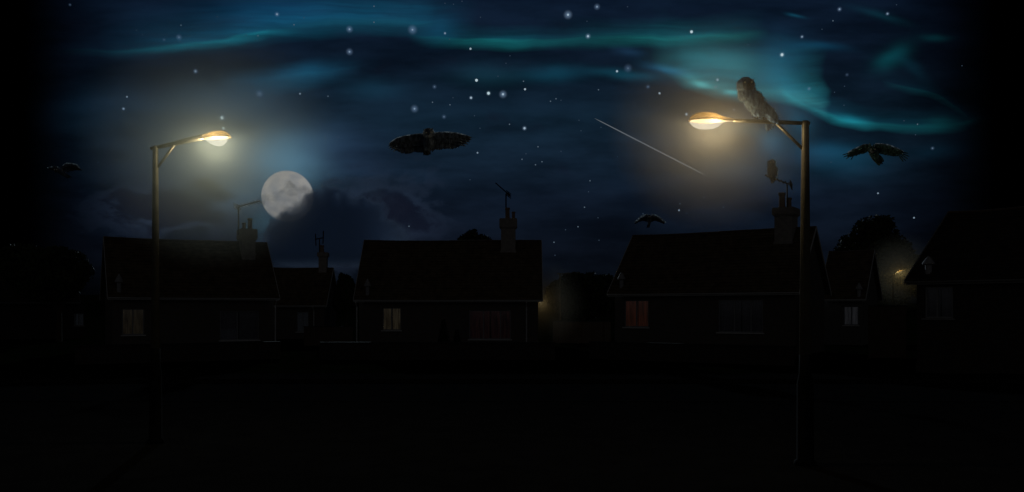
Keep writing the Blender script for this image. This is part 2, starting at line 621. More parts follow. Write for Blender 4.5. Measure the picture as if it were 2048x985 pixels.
# right curtain
stroke(1300, 1660, [(1300, 130), (1360, 158), (1420, 178), (1480, 187), (1540, 190), (1600, 200), (1660, 228)], [(1300, 0), (1350, .45), (1400, 1.0), (1470, 1.0), (1540, .7), (1610, .75), (1660, 0)], 130, 18, (42, 106, 110), (24, 84, 92), 1.25)
stroke(1560, 1960, [(1560, 178), (1600, 202), (1650, 232), (1710, 250), (1800, 258), (1880, 256), (1960, 236)], [(1560, 0), (1610, .7), (1660, .75), (1710, .95), (1760, .6), (1850, .75), (1900, .55), (1960, 0)], 44, 16, (18, 86, 94), (9, 54, 68), 1.2)
stroke(1770, 1930, [(1770, 160), (1820, 172), (1860, 182), (1895, 203), (1930, 236)], [(1770, 0), (1810, .5), (1850, .7), (1890, .5), (1930, .25)], 26, 16, (9, 56, 62), (6, 34, 46), 1.3)
blob(1560, 125, 80, 85, 20, (16, 54, 74))
blob(1440, 130, 140, 50, 8, (36, 90, 96))
blob(1570, 170, 70, 46, 30, (12, 60, 72))
blob(1330, 142, 60, 14, 14, (24, 76, 104))
blob(1398, 170, 38, 8, 14, (70, 138, 136))
blob(1462, 183, 30, 7, 4, (64, 140, 144))
blob(1700, 243, 40, 12, 14, (18, 92, 104))
blob(1790, 112, 56, 32, -32, (8, 64, 70))
blob(1870, 76, 48, 11, 4, (8, 60, 66))
blob(1760, 32, 80, 14, 18, (6, 38, 46))
blob(1600, 30, 26, 6, 10, (10, 54, 70))
blob(1640, 95, 80, 14, 6, (6, 42, 60))
blob(1545, 285, 60, 34, 10, (18, 70, 92))
blob(1480, 262, 90, 20, 6, (20, 60, 66), .6)
blob(1660, 300, 110, 22, 8, (8, 40, 56))
blob(1830, 130, 60, 18, 40, (6, 36, 46))
blob(1590, 240, 70, 40, 40, (14, 54, 70))
blob(1250, 150, 120, 16, 6, (8, 50, 62))
blob(1260, 108, 46, 13, 10, (14, 34, 52))
blob(1110, 150, 90, 24, 0, (8, 46, 60))
blob(980, 150, 130, 40, 0, (8, 34, 42))
blob(750, 180, 100, 34, 4, (8, 32, 44))
blob(880, 60, 60, 40, 0, (8, 40, 60))
blob(1870, 248, 60, 18, -4, (10, 60, 60))
blob(1870, 305, 90, 22, -4, (6, 34, 48))
blob(1690, 320, 130, 44, 6, (10, 44, 60))
blob(1480, 330, 150, 50, 0, (16, 34, 42))
blob(200, 215, 180, 60, 0, (8, 24, 38))
blob(560, 20, 220, 60, 0, (6, 34, 58))
# moonlit air round the moon, and the lamps' wide haze glow painted into the sky colour
blob(560, 325, 130, 90, 0, (62, 100, 116))
blob(575, 392, 80, 72, 0, (44, 60, 74))
blob(480, 300, 220, 150, 0, (54, 72, 86))
blob(470, 400, 90, 50, 0, (34, 54, 66))
blob(540, 440, 70, 40, -30, (28, 56, 68))
blob(440, 200, 170, 60, -6, (22, 46, 62))
blob(660, 300, 160, 90, 0, (18, 28, 46))
blob(1410, 220, 190, 120, 0, (34, 34, 28))
blob(790, 470, 200, 70, 0, (10, 14, 24))

# dark broken cloud low on the left, with pale edges
cn, _ = wnoise(wvec('MULTIPLY_ADD', wvec('SUBTRACT', nc, (0.5, 0.5, 0.5)), (60, 60, 0), P0), (1 / 105, 1 / 62, 1), 6, 0.58, (7, 2.3, 0))


def region(cx, cy, rx, ry, ang=0):
    mp = WN.new('ShaderNodeMapping'); mp.vector_type = 'TEXTURE'
    mp.inputs['Location'].default_value = (cx, cy, 0)
    mp.inputs['Rotation'].default_value = (0, 0, R(ang))
    mp.inputs['Scale'].default_value = (rx, ry, 1)
    WL.new(P0, mp.inputs[0])
    return wmath('POWER', 0.2, wvec('DOT_PRODUCT', mp.outputs[0], mp.outputs[0]))


reg = wmath('MAXIMUM', wmath('MAXIMUM', region(700, 450, 210, 95, -16), region(330, 420, 180, 60, 0)), region(430, 385, 60, 26, 25))
dens = wmath('ADD', wmath('MULTIPLY', reg, 0.5), cn)
cmask = wrange(dens, 0.56, 1.0, 0, 0.9)
edge = wmath('MULTIPLY', wrange(dens, 0.55, 0.68), wrange(dens, 0.82, 0.69))
mx = WN.new('ShaderNodeMix'); mx.data_type = 'RGBA'
mx.inputs['B'].default_value = S(16, 19, 32) + (1,)
WL.new(cmask, mx.inputs['Factor']); WL.new(acc, mx.inputs['A'])
acc = mx.outputs['Result']
acc = wvec('MULTIPLY_ADD', wmath('MULTIPLY', edge, reg), tuple(v * .5 for v in S(44, 56, 74)), acc)
# vignette painted into the sky colour, black towards both sides
dl = wrange(PX, 40, 330)
dr = wrange(PX, 2000, 1640)
side = wmath('MULTIPLY', dl, dr)
acc = wvec('MULTIPLY', acc, wvec('MULTIPLY_ADD', side, (1, 1, 1), (0.0, 0.0, 0.0)))
# the half of the sky behind the viewer: glow added to light the house fronts
front = wrange(sp.outputs[1], -0.05, 0.12)
up = wrange(sp.outputs[2], -0.02, 0.05)
AMB = (0.0185, 0.0188, 0.0195)
ov, _ = wnoise(tcw.outputs['Generated'], (3, 3, 5), 5, 0.6)
back = wvec('MULTIPLY', wrange(ov, 0.3, 0.7, 0.6, 1.4), AMB)
mx2 = WN.new('ShaderNodeMix'); mx2.data_type = 'RGBA'
WL.new(front, mx2.inputs['Factor']); WL.new(back, mx2.inputs['A']); WL.new(acc, mx2.inputs['B'])
elev = wrange(sp.outputs[2], 0.42, 0.75, 1.0, 0.06)
hs = WN.new('ShaderNodeHueSaturation'); hs.inputs['Saturation'].default_value = 1.02
WL.new(mx2.outputs['Result'], hs.inputs['Color'])
skyc = wvec('MULTIPLY', wvec('MULTIPLY', hs.outputs[0], up), elev)
bg = WN.new('ShaderNodeBackground')
WL.new(skyc, bg.inputs[0])
bg.inputs[1].default_value = 1.0
wo = WN.new('ShaderNodeOutputWorld')
WL.new(bg.outputs[0], wo.inputs[0])
W.cycles.sampling_method = 'MANUAL'
W.cycles.sample_map_resolution = 512

# moonlight
sun = bpy.data.lights.new('moonlight', 'SUN')
sun.energy = 0.34
sun.angle = R(0.5)
sun.color = (0.72, 0.88, 1.0)
so = bpy.data.objects.new('moonlight', sun)
COL.objects.link(so)
MOON_DIR = ray(640, 190).normalized()      # a little above the disc, so that the modelled moon does not eclipse the street
so.rotation_euler = (-MOON_DIR).to_track_quat('-Z', 'Y').to_euler()
so.location = (0, 0, 60)

# ------------------------------------------------------------------ ground
def sheet(name, x0, x1, y0, y1, z, mat, nx=1, ny=1):
    b = MB()
    for i in range(nx):
        for j in range(ny):
            xa, xb = x0 + (x1 - x0) * i / nx, x0 + (x1 - x0) * (i + 1) / nx
            ya, yb = y0 + (y1 - y0) * j / ny, y0 + (y1 - y0) * (j + 1) / ny
            b.add([(xa, ya, z), (xb, ya, z), (xb, yb, z), (xa, yb, z)], [(0, 1, 2, 3)])
    return tag(b.build(name, mat, weld=True), kind='structure')


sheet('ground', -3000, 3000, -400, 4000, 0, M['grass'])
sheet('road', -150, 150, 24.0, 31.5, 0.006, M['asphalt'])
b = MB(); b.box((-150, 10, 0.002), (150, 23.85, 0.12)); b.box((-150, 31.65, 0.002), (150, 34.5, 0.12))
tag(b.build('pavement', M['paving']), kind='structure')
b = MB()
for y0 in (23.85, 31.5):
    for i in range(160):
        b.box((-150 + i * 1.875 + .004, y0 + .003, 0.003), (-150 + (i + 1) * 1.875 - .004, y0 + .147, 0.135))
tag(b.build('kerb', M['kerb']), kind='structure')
# far dark rise behind the houses
b = MB()
pr = []
for i in range(121):
    x = -900 + 15 * i
    pr.append((x, 9 + 7 * mnoise.noise(Vector((x / 160, 0, 0))) + 2 * mnoise.noise(Vector((x / 30, 4, 0)))))
rings = []
for x, z in pr:
    rings.append([Vector((x, 330, -1)), Vector((x, 380, z * .6)), Vector((x, 470, z)), Vector((x, 560, z * .7)), Vector((x, 700, -1))])
b.rings(rings, cap=False, closed=False)
tag(b.build('hills', M['grass'], smooth=True), kind='structure')


# ------------------------------------------------------------------ houses
class House:
    def __init__(s, name, x, y, yaw, L, D, hr, he, label, wall='wall', over=0.42, tile='tile', trim='trim'):
        s.x, s.y, s.yaw, s.L, s.D, s.hr, s.he, s.over = x, y, R(yaw), L, D, hr, he, over
        s.root = empty(name, (x, y, 0), s.yaw, label, 'house')
        s.mw = Matrix.Translation((x, y, 0)) @ Matrix.Rotation(s.yaw, 4, 'Z')
        s.inv = s.mw.inverted()
        s.wall = M[wall]
        s.tile, s.trim = M[tile], M[trim]
        s.win = []
        s.slope = (hr - he) / D

    # raycasts from the survey picture to house planes, giving house-local coordinates
    def hit(s, px, py, p0, n):
        o = s.inv @ Vector((0, 0, CZ))
        d = s.inv.to_3x3() @ ray(px, py)
        t = (Vector(p0) - o).dot(Vector(n)) / d.dot(Vector(n))
        return o + d * t

    def on_front(s, px, py):
        yw = -(s.D - s.over)
        return s.hit(px, py, (0, yw, 0), (0, -1, 0))

    def on_roof(s, px, py):
        return s.hit(px, py, (0, 0, s.hr), (0, -s.slope, 1))

    def shell(s):
        L2, yw = s.L / 2 - 0.3, s.D - s.over
        zt = s.he + s.slope * s.over - 0.12       # wall top meets the underside of the roof
        zr = s.hr - 0.14
        b = MB()
        xs = sorted({-L2, L2} | {w[0] for w in s.win} | {w[1] for w in s.win})
        zs = sorted({0, zt} | {w[2] for w in s.win} | {w[3] for w in s.win})
        for i in range(len(xs) - 1):
            for j in range(len(zs) - 1):
                mx_, mz = (xs[i] + xs[i + 1]) / 2, (zs[j] + zs[j + 1]) / 2
                if any(w[0] < mx_ < w[1] and w[2] < mz < w[3] for w in s.win):
                    continue
                b.add([(xs[i], -yw, zs[j]), (xs[i + 1], -yw, zs[j]), (xs[i + 1], -yw, zs[j + 1]), (xs[i], -yw, zs[j + 1])], [(0, 1, 2, 3)])
        for x0, x1, z0, z1 in [w[:4] for w in s.win]:
            d = 0.24
            for a, c in (((x0, z0), (x1, z0)), ((x1, z0), (x1, z1)), ((x1, z1), (x0, z1)), ((x0, z1), (x0, z0))):
                b.add([(a[0], -yw, a[1]), (c[0], -yw, c[1]), (c[0], -yw + d, c[1]), (a[0], -yw + d, a[1])], [(0, 1, 2, 3)])
        b.add([(-L2, yw, 0), (L2, yw, 0), (L2, yw, zt), (-L2, yw, zt)], [(0, 1, 2, 3)])
        for sx in (-1, 1):
            b.add([(sx * L2, -yw, 0), (sx * L2, yw, 0), (sx * L2, yw, zt), (sx * L2, 0, zr), (sx * L2, -yw, zt)], [(0, 1, 2, 3, 4)])
        # projecting plinth course
        b.box((-L2 - .03, -yw - .035, 0), (L2 + .03, -yw - .002, 0.42))
        b.build('wall', s.wall, s.root, weld=True)
        # roof: overlapping tile courses, slightly uneven
        b = MB()
        nL = max(6, int(s.L / 0.33))
        nC = max(6, int(math.hypot(s.D, s.hr - s.he) / 0.27))
        nv = Vector((0, -s.slope, 1)).normalized()
        rnd = random.Random(int(abs(s.x * 100)))
        sag = lambda u: -0.05 * math.sin(math.pi * u) - 0.02 * math.sin(7 * u)
        for side in (-1, 1):
            n = Vector((0, side * -s.slope * -1, 1)).normalized() if side == 1 else nv
            for c in range(nC):
                t0, t1 = c / nC, (c + 1) / nC
                for i in range(nL):
                    off = (0.5 if c % 2 else 0)
                    u0, u1 = max(0, (i - off) / nL), min(1, (i + 1 - off) / nL)
                    if i == nL - 1: u1 = 1
                    jt = rnd.uniform(-.012, .012)
                    def P(u, t, h):
                        return Vector((-s.L / 2 + s.L * u, side * s.D * (1 - t), s.he + (s.hr - s.he) * t + sag(u) * (.4 + .6 * t))) + n * h
                    a0, a1, a2, a3 = P(u0, t0, 0.045 + jt), P(u1, t0, 0.045 + jt + rnd.uniform(-.006, .006)), P(u1, t1, 0.005), P(u0, t1, 0.005)
                    b0, b1 = P(u0, t0, -0.02), P(u1, t0, -0.02)
                    b.add([a0, a1, a2, a3, b0, b1], [(0, 1, 2, 3), (4, 5, 1, 0), (0, 3, 4), (1, 5, 2)])
            # underside
            b.add([Vector((-s.L / 2, side * s.D, s.he - .06)), Vector((s.L / 2, side * s.D, s.he - .06)), Vector((s.L / 2, 0, s.hr - .1)), Vector((-s.L / 2, 0, s.hr - .1))], [(0, 1, 2, 3)])
        s.roof = b.build('roof', s.tile, s.root)
        b = MB()
        k = int(s.L / 0.45)
        for i in range(k):
            u0, u1 = i / k, (i + .97) / k
            r0 = 0.10 + rnd.uniform(-.008, .008)
            rg = []
            for u in (u0, u1):
                rg.append([Vector((-s.L / 2 + s.L * u, r0 * 1.3 * math.cos(a), s.hr - .03 + sag(u) + r0 * math.sin(a))) for a in [math.pi * j / 6 for j in range(7)]])
            b.rings(rg, cap=False, closed=False)
        b.build('ridge_tile_row', M['ridge'], s.root)
        # gutter (half round), bargeboards
        b = MB()
        zc = s.he - 0.03
        rg = []
        for u in (0, 1):
            x = -s.L / 2 + s.L * u
            rg.append([Vector((x, -s.D - .07 + .075 * math.cos(a), zc + .075 * math.sin(a))) for a in [math.pi + math.pi * j / 8 for j in range(9)]]
                      + [Vector((x, -s.D - .07 + .06 * math.cos(a), zc + .06 * math.sin(a))) for a in [2 * math.pi - math.pi * j / 8 for j in range(9)]])
        b.rings(rg)
        b.box((-s.L / 2 + .02, -s.D + .012, s.he - .17), (s.L / 2 - .02, -s.D + .037, s.he - .005))
        b.build('gutter', s.trim, s.root)
        for sx in (-1, 1):
            b = MB()
            for sd in (-1, 1):
                x0, x1 = sorted((sx * (s.L / 2 + .005), sx * (s.L / 2 + .04)))
                pts = [(sd * (s.D + .02), s.he + .06), (sd * .01, s.hr + .05), (sd * .01, s.hr - .16), (sd * (s.D + .02), s.he - .15)]
                b.add([(x0, y, z) for y, z in pts] + [(x1, y, z) for y, z in pts], [(0, 1, 2, 3), (7, 6, 5, 4), (0, 4, 5, 1), (1, 5, 6, 2), (2, 6, 7, 3), (3, 7, 4, 0)])
            b.build('bargeboard', s.trim, s.root)

    def window(s, x0, y0, x1, y1, mull=(), curtain=None, label=None, dark=False):
        p, q = s.on_front(x0, y0), s.on_front(x1, y1)
        a0, a1, z0, z1 = p.x, q.x, q.z, p.z
        ms = [s.on_front(m, (y0 + y1) / 2).x for m in mull]
        s.win.append((a0, a1, z0, z1, ms, curtain, label, dark))

    def finish(s):
        s.shell()
        yw = -(s.D - s.over)
        for a0, a1, z0, z1, ms, cur, label, dark in s.win:
            f = MB()
            t, y0, y1 = 0.065, yw + .09, yw + .15
            f.box((a0 + .002, y0, z0 + .002), (a0 + t, y1, z1 - .002)); f.box((a1 - t, y0, z0 + .002), (a1 - .002, y1, z1 - .002))
            f.box((a0 + t, y0, z0 + .002), (a1 - t, y1, z0 + t)); f.box((a0 + t, y0, z1 - t), (a1 - t, y1, z1 - .002))
            for m in ms:
                f.box((m - t * .5, y0 + .003, z0 + t), (m + t * .5, y1 - .003, z1 - t))
            w = f.build('window', M['frame'], s.root)
            if label: w['label'] = label
            g = MB(); g.box((a0 + t, yw + .117, z0 + t), (a1 - t, yw + .123, z1 - t))
            g.build('pane', M['glass'], w)
            sl = MB(); sl.box((a0 - .08, yw - .11, z0 - .075), (a1 + .08, yw + .088, z0 - .003))
            sl.build('sill', s.trim, w)
            # curtain pair
            mid = (a0 + a1) / 2
            for lo, hi in ((a0 + .01, mid - .03), (mid + .03, a1 - .01)):
                c = MB()
                n = 36
                rg = []
                for k in range(n + 1):
                    u = k / n
                    x = lo + (hi - lo) * u
                    yy = yw + .29 + .03 * math.sin(u * (hi - lo) * 42)
                    rg.append([Vector((x, yy, z0 - .05)), Vector((x, yy, z1 + .05)), Vector((x, yy + .006, z1 + .05)), Vector((x, yy + .006, z0 - .05))])
                c.rings(rg)
                c.build('curtain', M[cur] if cur else M['dark_curtain'], w)

    def chimney(s, x0, x1, ytop, ybase, depth, pots, cap_px=22):
        pl, pr_ = s.on_roof(x0, ybase), s.on_roof(x1, ybase)
        y0 = (pl.y + pr_.y) / 2
        def z_at(py):
            return s.hit((x0 + x1) / 2, py, (0, y0, 0), (0, -1, 0)).z
        zt = z_at(ytop)
        zb = s.hr - depth - 1.2
        x0l, x1l = pl.x, pr_.x
        zc = z_at(ytop + cap_px)
        b = MB()
        b.box((x0l, y0, zb), (x1l, y0 + depth, zc - .03))
        b.box((x0l - .06, y0 - .06, zc - .03), (x1l + .06, y0 + depth + .06, zc + .05))
        b.box((x0l - .12, y0 - .12, zc + .05), (x1l + .12, y0 + depth + .12, zt - .05))
        b.box((x0l - .08, y0 - .08, zt - .05), (x1l + .08, y0 + depth + .08, zt))
        b.box((x0l - .05, y0 - .05, s.hr - depth * .2 - .75), (x1l + .05, y0 + .02, s.hr - depth * .2 - .60))
        c = b.build('chimney', M['chimney'], s.root)
        for px, py, rw, dy in pots:
            xx = s.hit(px, ytop, (0, y0 + depth * dy, 0), (0, -1, 0)).x
            zz = s.hit(px, py, (0, y0 + depth * dy, 0), (0, -1, 0)).z
            h = zz - zt
            p = MB()
            p.lathe((xx, y0 + depth * dy, zt - .01), [(rw * 1.05, 0), (rw * 1.15, .05), (rw * .95, .12), (rw * .86, h * .78), (rw * 1.08, h * .86), (rw * 1.12, h * .96), (rw * .95, h + .01), (rw * .7, h), (rw * .65, h * .8)])
            p.build('chimney_pot', M['pot'], c, smooth=False)
        s.cy = y0 + depth * .5
        return c

    def antenna(s, mast_px, y_bot, y_top, boom, elems, h_shape=None):
        Yw = (s.mw @ Vector((0, s.cy, 0)))
        # plane of the chimney, facing the street
        def W_(px, py):
            return s.hit(px, py, (0, s.cy, 0), (0, -1, 0))
        b = MB()
        el = s.inv.to_3x3() @ Vector((0.30, 0.55, -0.16))
        if boom:
            p, q = W_(*boom[0]), W_(*boom[1])
            b.tube([p, q], 0.045, 6)
            for i in range(elems):
                t = (i + .5) / elems
                c = p.lerp(q, t)
                b.tube([c - el * (0.55 - .15 * t), c + el * (0.55 - .15 * t)], 0.03, 5)
            # folded reflector at the mast end
            c = p.lerp(q, 0.03)
            for dz in (-.16, -.06, .06, .16):
                b.tube([c + Vector((0, 0, dz)) - el * .55, c + Vector((0, 0, dz)) + el * .55], 0.03, 5)
            b.tube([c - Vector((0, 0, .2)), c + Vector((0, 0, .2))], 0.022, 5)
        if h_shape:
            for a, c in h_shape:
                b.tube([W_(*a), W_(*c)], 0.055, 6)
        o = b.build('tv_antenna', M['metal'], s.root)
        m = MB(); m.tube([W_(mast_px, y_bot), W_(mast_px, y_top)], 0.05, 8)
        m.build('mast', M['metal'], o)

    def cowl(s, px, ytop, ybot):
        p = s.on_roof(px, ybot)
        z = s.hit(px, ytop, (0, p.y, 0), (0, -1, 0)).z
        h = z - p.z
        b = MB()
        b.lathe((p.x, p.y, p.z), [(.13, -.25), (.13, h * .45), (.10, h * .48), (.10, h * .52), (.25, h * .50), (.25, h * .56), (.13, h * .82), (.03, h)], 14)
        b.build('roof_vent', M['lead'], s.root)

    def downpipe(s, px):
        x = s.on_front(px, 630).x
        yw = -(s.D - s.over)
        b = MB()
        b.tube([(x, -s.D - .07, s.he - .08), (x, -s.D - .07, s.he - .2), (x, yw - .09, s.he - .5), (x, yw - .09, 0.02)], 0.045, 8)
        for z in (0.6, 1.8, s.he - .7):
            b.tube([(x, yw - .09, z - .03), (x, yw - .09, z + .03)], 0.062, 8)
        b.build('downpipe', s.trim, s.root)


M['cur_warm'] = curtain_mat('warm_white_curtain', (22, 19, 14), (9, 7, 5), 1)
M['cur_cream'] = curtain_mat('cream_curtain', (36, 32, 24), (11, 8, 5), 1)
M['cur_red'] = curtain_mat('dark_red_curtain', (15, 7, 7), (3, 2, 3), 1)
M['cur_orange'] = curtain_mat('orange_curtain', (30, 13, 8), (11, 6, 4), 1)
M['cur_white'] = curtain_mat('white_net_curtain', (28, 28, 30), (9, 9, 10), 1)

h1 = House('bungalow', -22.24, 60.97, 28.2, 10.63, 3.75, 7.39, 3.4, 'dark bungalow behind the left street lamp, twin pots and slanted aerial on its chimney')
h1.window(244, 618, 289, 670, (266,), 'cur_warm', 'window with glowing cream curtains')
h1.window(440, 622, 518, 680, (475,), None, 'unlit window with closed curtains')
h1.finish()
h1.chimney(484, 511, 458, 521, 1.15, [(488, 446, .14, .7), (500, 437, .17, .35)])
h1.antenna(477, 470, 416, ((473, 415), (521, 402)), 8)
h1.cowl(238, 548, 582)
h1.downpipe(550)

h2 = House('bungalow', -4.38, 65.49, -0.7, 13.09, 4.11, 7.71, 3.3, 'wide dark bungalow in the middle of the row, red curtained window on its right')
h2.window(765, 616, 802, 661, (783,), 'cur_cream', 'small window with glowing cream curtains')
h2.window(938, 621, 1022, 679, (967, 1001), 'cur_red', 'window with very dim red curtains')
h2.finish()
h2.chimney(1002, 1031, 437, 505, 1.0, [(1015, 416, .17, .3), (1027, 424, .13, .6)], 19)
h2.antenna(1012, 440, 388, ((1018, 390), (992, 367)), 6)
h2.cowl(735, 558, 588)
h2.downpipe(1053)
h2.downpipe(714)

h3 = House('bungalow', 13.01, 55.61, -32.3, 11.79, 3.83, 7.5, 3.6, 'dark bungalow behind the right street lamp, broad chimney and a dim orange window')
h3.window(1248, 601, 1297, 655, (1272,), 'cur_orange', 'window with dim orange brown curtains')
h3.window(1436, 600, 1526, 666, (1468, 1501), None, 'wide unlit window in three lights')
h3.finish()
h3.chimney(1549, 1584, 415, 487, 1.25, [(1564, 386, .20, .3), (1578, 396, .16, .6)], 16)
h3.antenna(1574, 418, 371, ((1584, 371), (1530, 351)), 7)
h3.cowl(1243, 545, 573)

h4 = House('cottage', 26.29, 68.64, -30.6, 3.31, 4.07, 7.15, 3.4, 'small cottage right of the right lamp post, one window glowing pale white', 'render_wall')
h4.window(1687, 613, 1717, 651, (1702,), 'cur_white', 'window glowing through white net curtains')
h4.finish()
h4.cowl(1718, 566, 592)

h5 = House('cottage', -19.37, 82.18, 2.6, 5.58, 3.97, 6.47, 3.0, 'small far cottage between the left and middle bungalows, H shaped aerial on its chimney')
h5.window(593, 624, 617, 664, (605,), None)
h5.finish()
h5.chimney(637, 653, 505, 546, 0.8, [(644, 491, .2, .4)], 9)
h5.antenna(639, 508, 478, None, 0, [((630, 479), (647, 476)), ((631, 468), (632, 492)), ((647, 462), (646, 488))])
h5.downpipe(628)

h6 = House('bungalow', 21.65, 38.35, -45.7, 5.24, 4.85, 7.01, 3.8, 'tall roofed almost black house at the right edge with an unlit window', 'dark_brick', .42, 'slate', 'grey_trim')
h6.window(1849, 574, 1906, 637, (1873,), None)
h6.finish()
h6.cowl(1857, 513, 545)

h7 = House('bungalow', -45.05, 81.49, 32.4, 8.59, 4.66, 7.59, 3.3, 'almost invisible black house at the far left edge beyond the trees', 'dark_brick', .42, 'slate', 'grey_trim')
h7.window(148, 627, 168, 652, (158,), None)
h7.finish()
h7.cowl(118, 512, 552)

# wall lamp glow under the right eave of the middle house
wl = MB()
wx, wy, wz = h2.L / 2 - .3, -1.6, 3.1
wl.box((wx, wy - .06, wz - .1), (wx + .03, wy + .06, wz + .1))
wl.tube([(wx + .03, wy, wz), (wx + .22, wy, wz + .06)], .02, 8)
wlo = wl.build('wall_lamp', M['metal'], h2.root)
g = MB(); g.lathe((wx + .25, wy, wz - .14), [(.02, 0), (.08, .02), (.11, .12), (.11, .2), (.04, .24)], 12)
M['wl'] = lens_mat('wall_lamp_glass', (1.0, .8, .45), .02)
g.build('lamp_glass', M['wl'], wlo, smooth=True)


def bulb(name, loc, power, col, parent=None, radius=.06):
    l = bpy.data.lights.new(name, 'POINT')
    l.energy = power
    l.color = col
    l.shadow_soft_size = radius
    o = bpy.data.objects.new(name, l)
    COL.objects.link(o)
    o.location = loc
    if parent: o.parent = parent
    return o


bulb('bulb', (wx + .25, wy, wz - .04), 7.0, (1.0, .78, .42), h2.root, .05)


# ------------------------------------------------------------------ street lamps
def loft_x(stations, top=True, n=10):
    """stations: (x, z0, height, halfwidth): half-ellipse sections above (top) or below z0"""
    rg = []
    sg = 1 if top else -1
    for x, z0, h, w in stations:
        rg.append([Vector((x, w * math.cos(math.pi * j / n), z0 + sg * h * math.sin(math.pi * j / n))) for j in range(n + 1)])
    return rg


def street_lamp(label, px, Y, H, base_r, top_r, sgn, arm, head, lens, brace, tilt, power, col, lens_col, lens_e, hood, group='street lamps'):
    x = (px - CX) / F * Y
    root = empty('street_lamp', (x, Y, 0.12 if Y < 24 else 0), 0, label, 'street lamp', group)
    z0 = root.location.z
    H -= z0
    b = MB()
    prof = [(base_r, 1.75), (top_r, H - .02), (top_r * 1.1, H + .01), (top_r * .9, H + .03), (.004, H + .04)]
    b.lathe((0, 0, 0), prof, 18)
    p = b.build('pole', M['pole'], root, smooth=True)
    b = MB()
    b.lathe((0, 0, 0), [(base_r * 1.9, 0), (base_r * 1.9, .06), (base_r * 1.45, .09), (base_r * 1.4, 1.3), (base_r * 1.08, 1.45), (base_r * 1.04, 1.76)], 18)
    pb = b.build('pole_base', M['foot_shade'], root, smooth=True)
    d = MB(); d.box((-.05, -base_r * 1.4 - .012, .35), (.05, -base_r * 1.4 + .03, .85)); d.build('access_door', M['foot_shade'], pb)
    X = lambda v: Vector((sgn * v[0], 0, H + v[1]))
    b = MB()
    b.tube([X(v) for v, r in arm], [r for v, r in arm], 10)
    b.build('arm', M['pole'], root, smooth=True)
    b = MB(); b.tube([X(brace[0]), X(brace[1])], brace[2], 8); b.build('brace', M['pole'], root, smooth=True)
    Tm = Matrix.Translation(X(head[0])) @ Matrix.Rotation(-sgn * tilt, 4, 'Y')
    ho = MB()
    rg = loft_x([(sgn * a, z, h, w) for a, z, h, w in head[1]], True)
    inner = loft_x([(sgn * a, z, max(h - .012, .002), max(w - .012, .002)) for a, z, h, w in head[1]], True)
    ho.rings([[Tm @ q for q in r] for r in rg], cap=False, closed=False)
    ho.rings([[Tm @ q for q in r] for r in inner], cap=False, closed=False)
    # rim flange
    fl = [(sgn * a, z, w) for a, z, h, w in head[1]]
    for sd in (-1, 1):
        rr = [[Tm @ Vector((a, sd * (w + .008), z - .012)), Tm @ Vector((a, sd * (w + .008), z + .012)), Tm @ Vector((a, sd * max(w - .012, .001), z + .012)), Tm @ Vector((a, sd * max(w - .012, .001), z - .012))] for a, z, w in fl]
        ho.rings(rr)
    ho_ = ho.build('lamp_hood', hood, root, smooth=True)
    le = MB()
    le.rings([[Tm @ q for q in r] for r in loft_x([(sgn * a, z, h, w) for a, z, h, w in lens], False)], cap=False, closed=False)
    if power > 0 or lens_e > 0:
        mt = lens_mat('lamp_bowl_glow', lens_col, lens_e)
    else:
        mt = M['glass']
    le.build('lamp_bowl', mt, root, smooth=True)
    mid = lens[len(lens) // 2]
    bl = Tm @ Vector((sgn * mid[0], 0, mid[1] - mid[2] * .62))
    if power > 0:
        bulb('bulb', bl, power, col, root, .05)
    return root, root.matrix_basis.translation + Vector((bl.x, bl.y, bl.z))


M['foot_shade'] = principled('pole_foot_shade', (0.012, 0.012, 0.012), 0.9, var=(9, .7, 1.3), spec=0.05)  # lower pole coloured black so the lamp foot sinks into darkness
M['hood'] = amber_mat('amber_lamp_hood', (0.30, 0.22, 0.11), 0.48)
M['hood_dark'] = principled('dull_lamp_hood', (0.22, 0.2, 0.16), 0.5, var=(9, .8, 1.1))
# right lamp: 125 px per metre at 14.18 m
kr = 1 / 125.0
HR = CZ + (HY - 246) * kr
headR = [((0, 0), 0)]
rl, rl_pos = street_lamp(
    'tall street lamp standing right of centre with a large owl perched on its arm', 1610.5, 14.18, HR, .092, .058, -1,
    [((-.07, -.012), .030), ((.5, .012), .034), ((.92, .028), .030), ((1.15, .034), .026)],
    ((1.02, .036), [(.0, 0, .02, .02), (.12, 0, .032, .03), (.24, 0, .05, .05), (.33, .0, .075, .10), (.42, .0, .112, .145), (.52, .0, .128, .165), (.62, .0, .132, .165), (.72, .0, .118, .145), (.80, 0, .075, .10), (.845, 0, .02, .03)]),
    [(.05, -.004, .003, .012), (.20, -.004, .012, .03), (.29, -.004, .03, .06), (.36, -.004, .09, .11), (.44, -.004, .128, .145), (.55, -.004, .138, .155), (.66, -.004, .132, .15), (.76, -.004, .10, .12), (.83, -.004, .03, .06)],
    ((.46, -.01), (.04, -.42), .026), R(0), 30.0, (1.0, .82, .50), (1.0, .92, .76), .33, M['hood'])
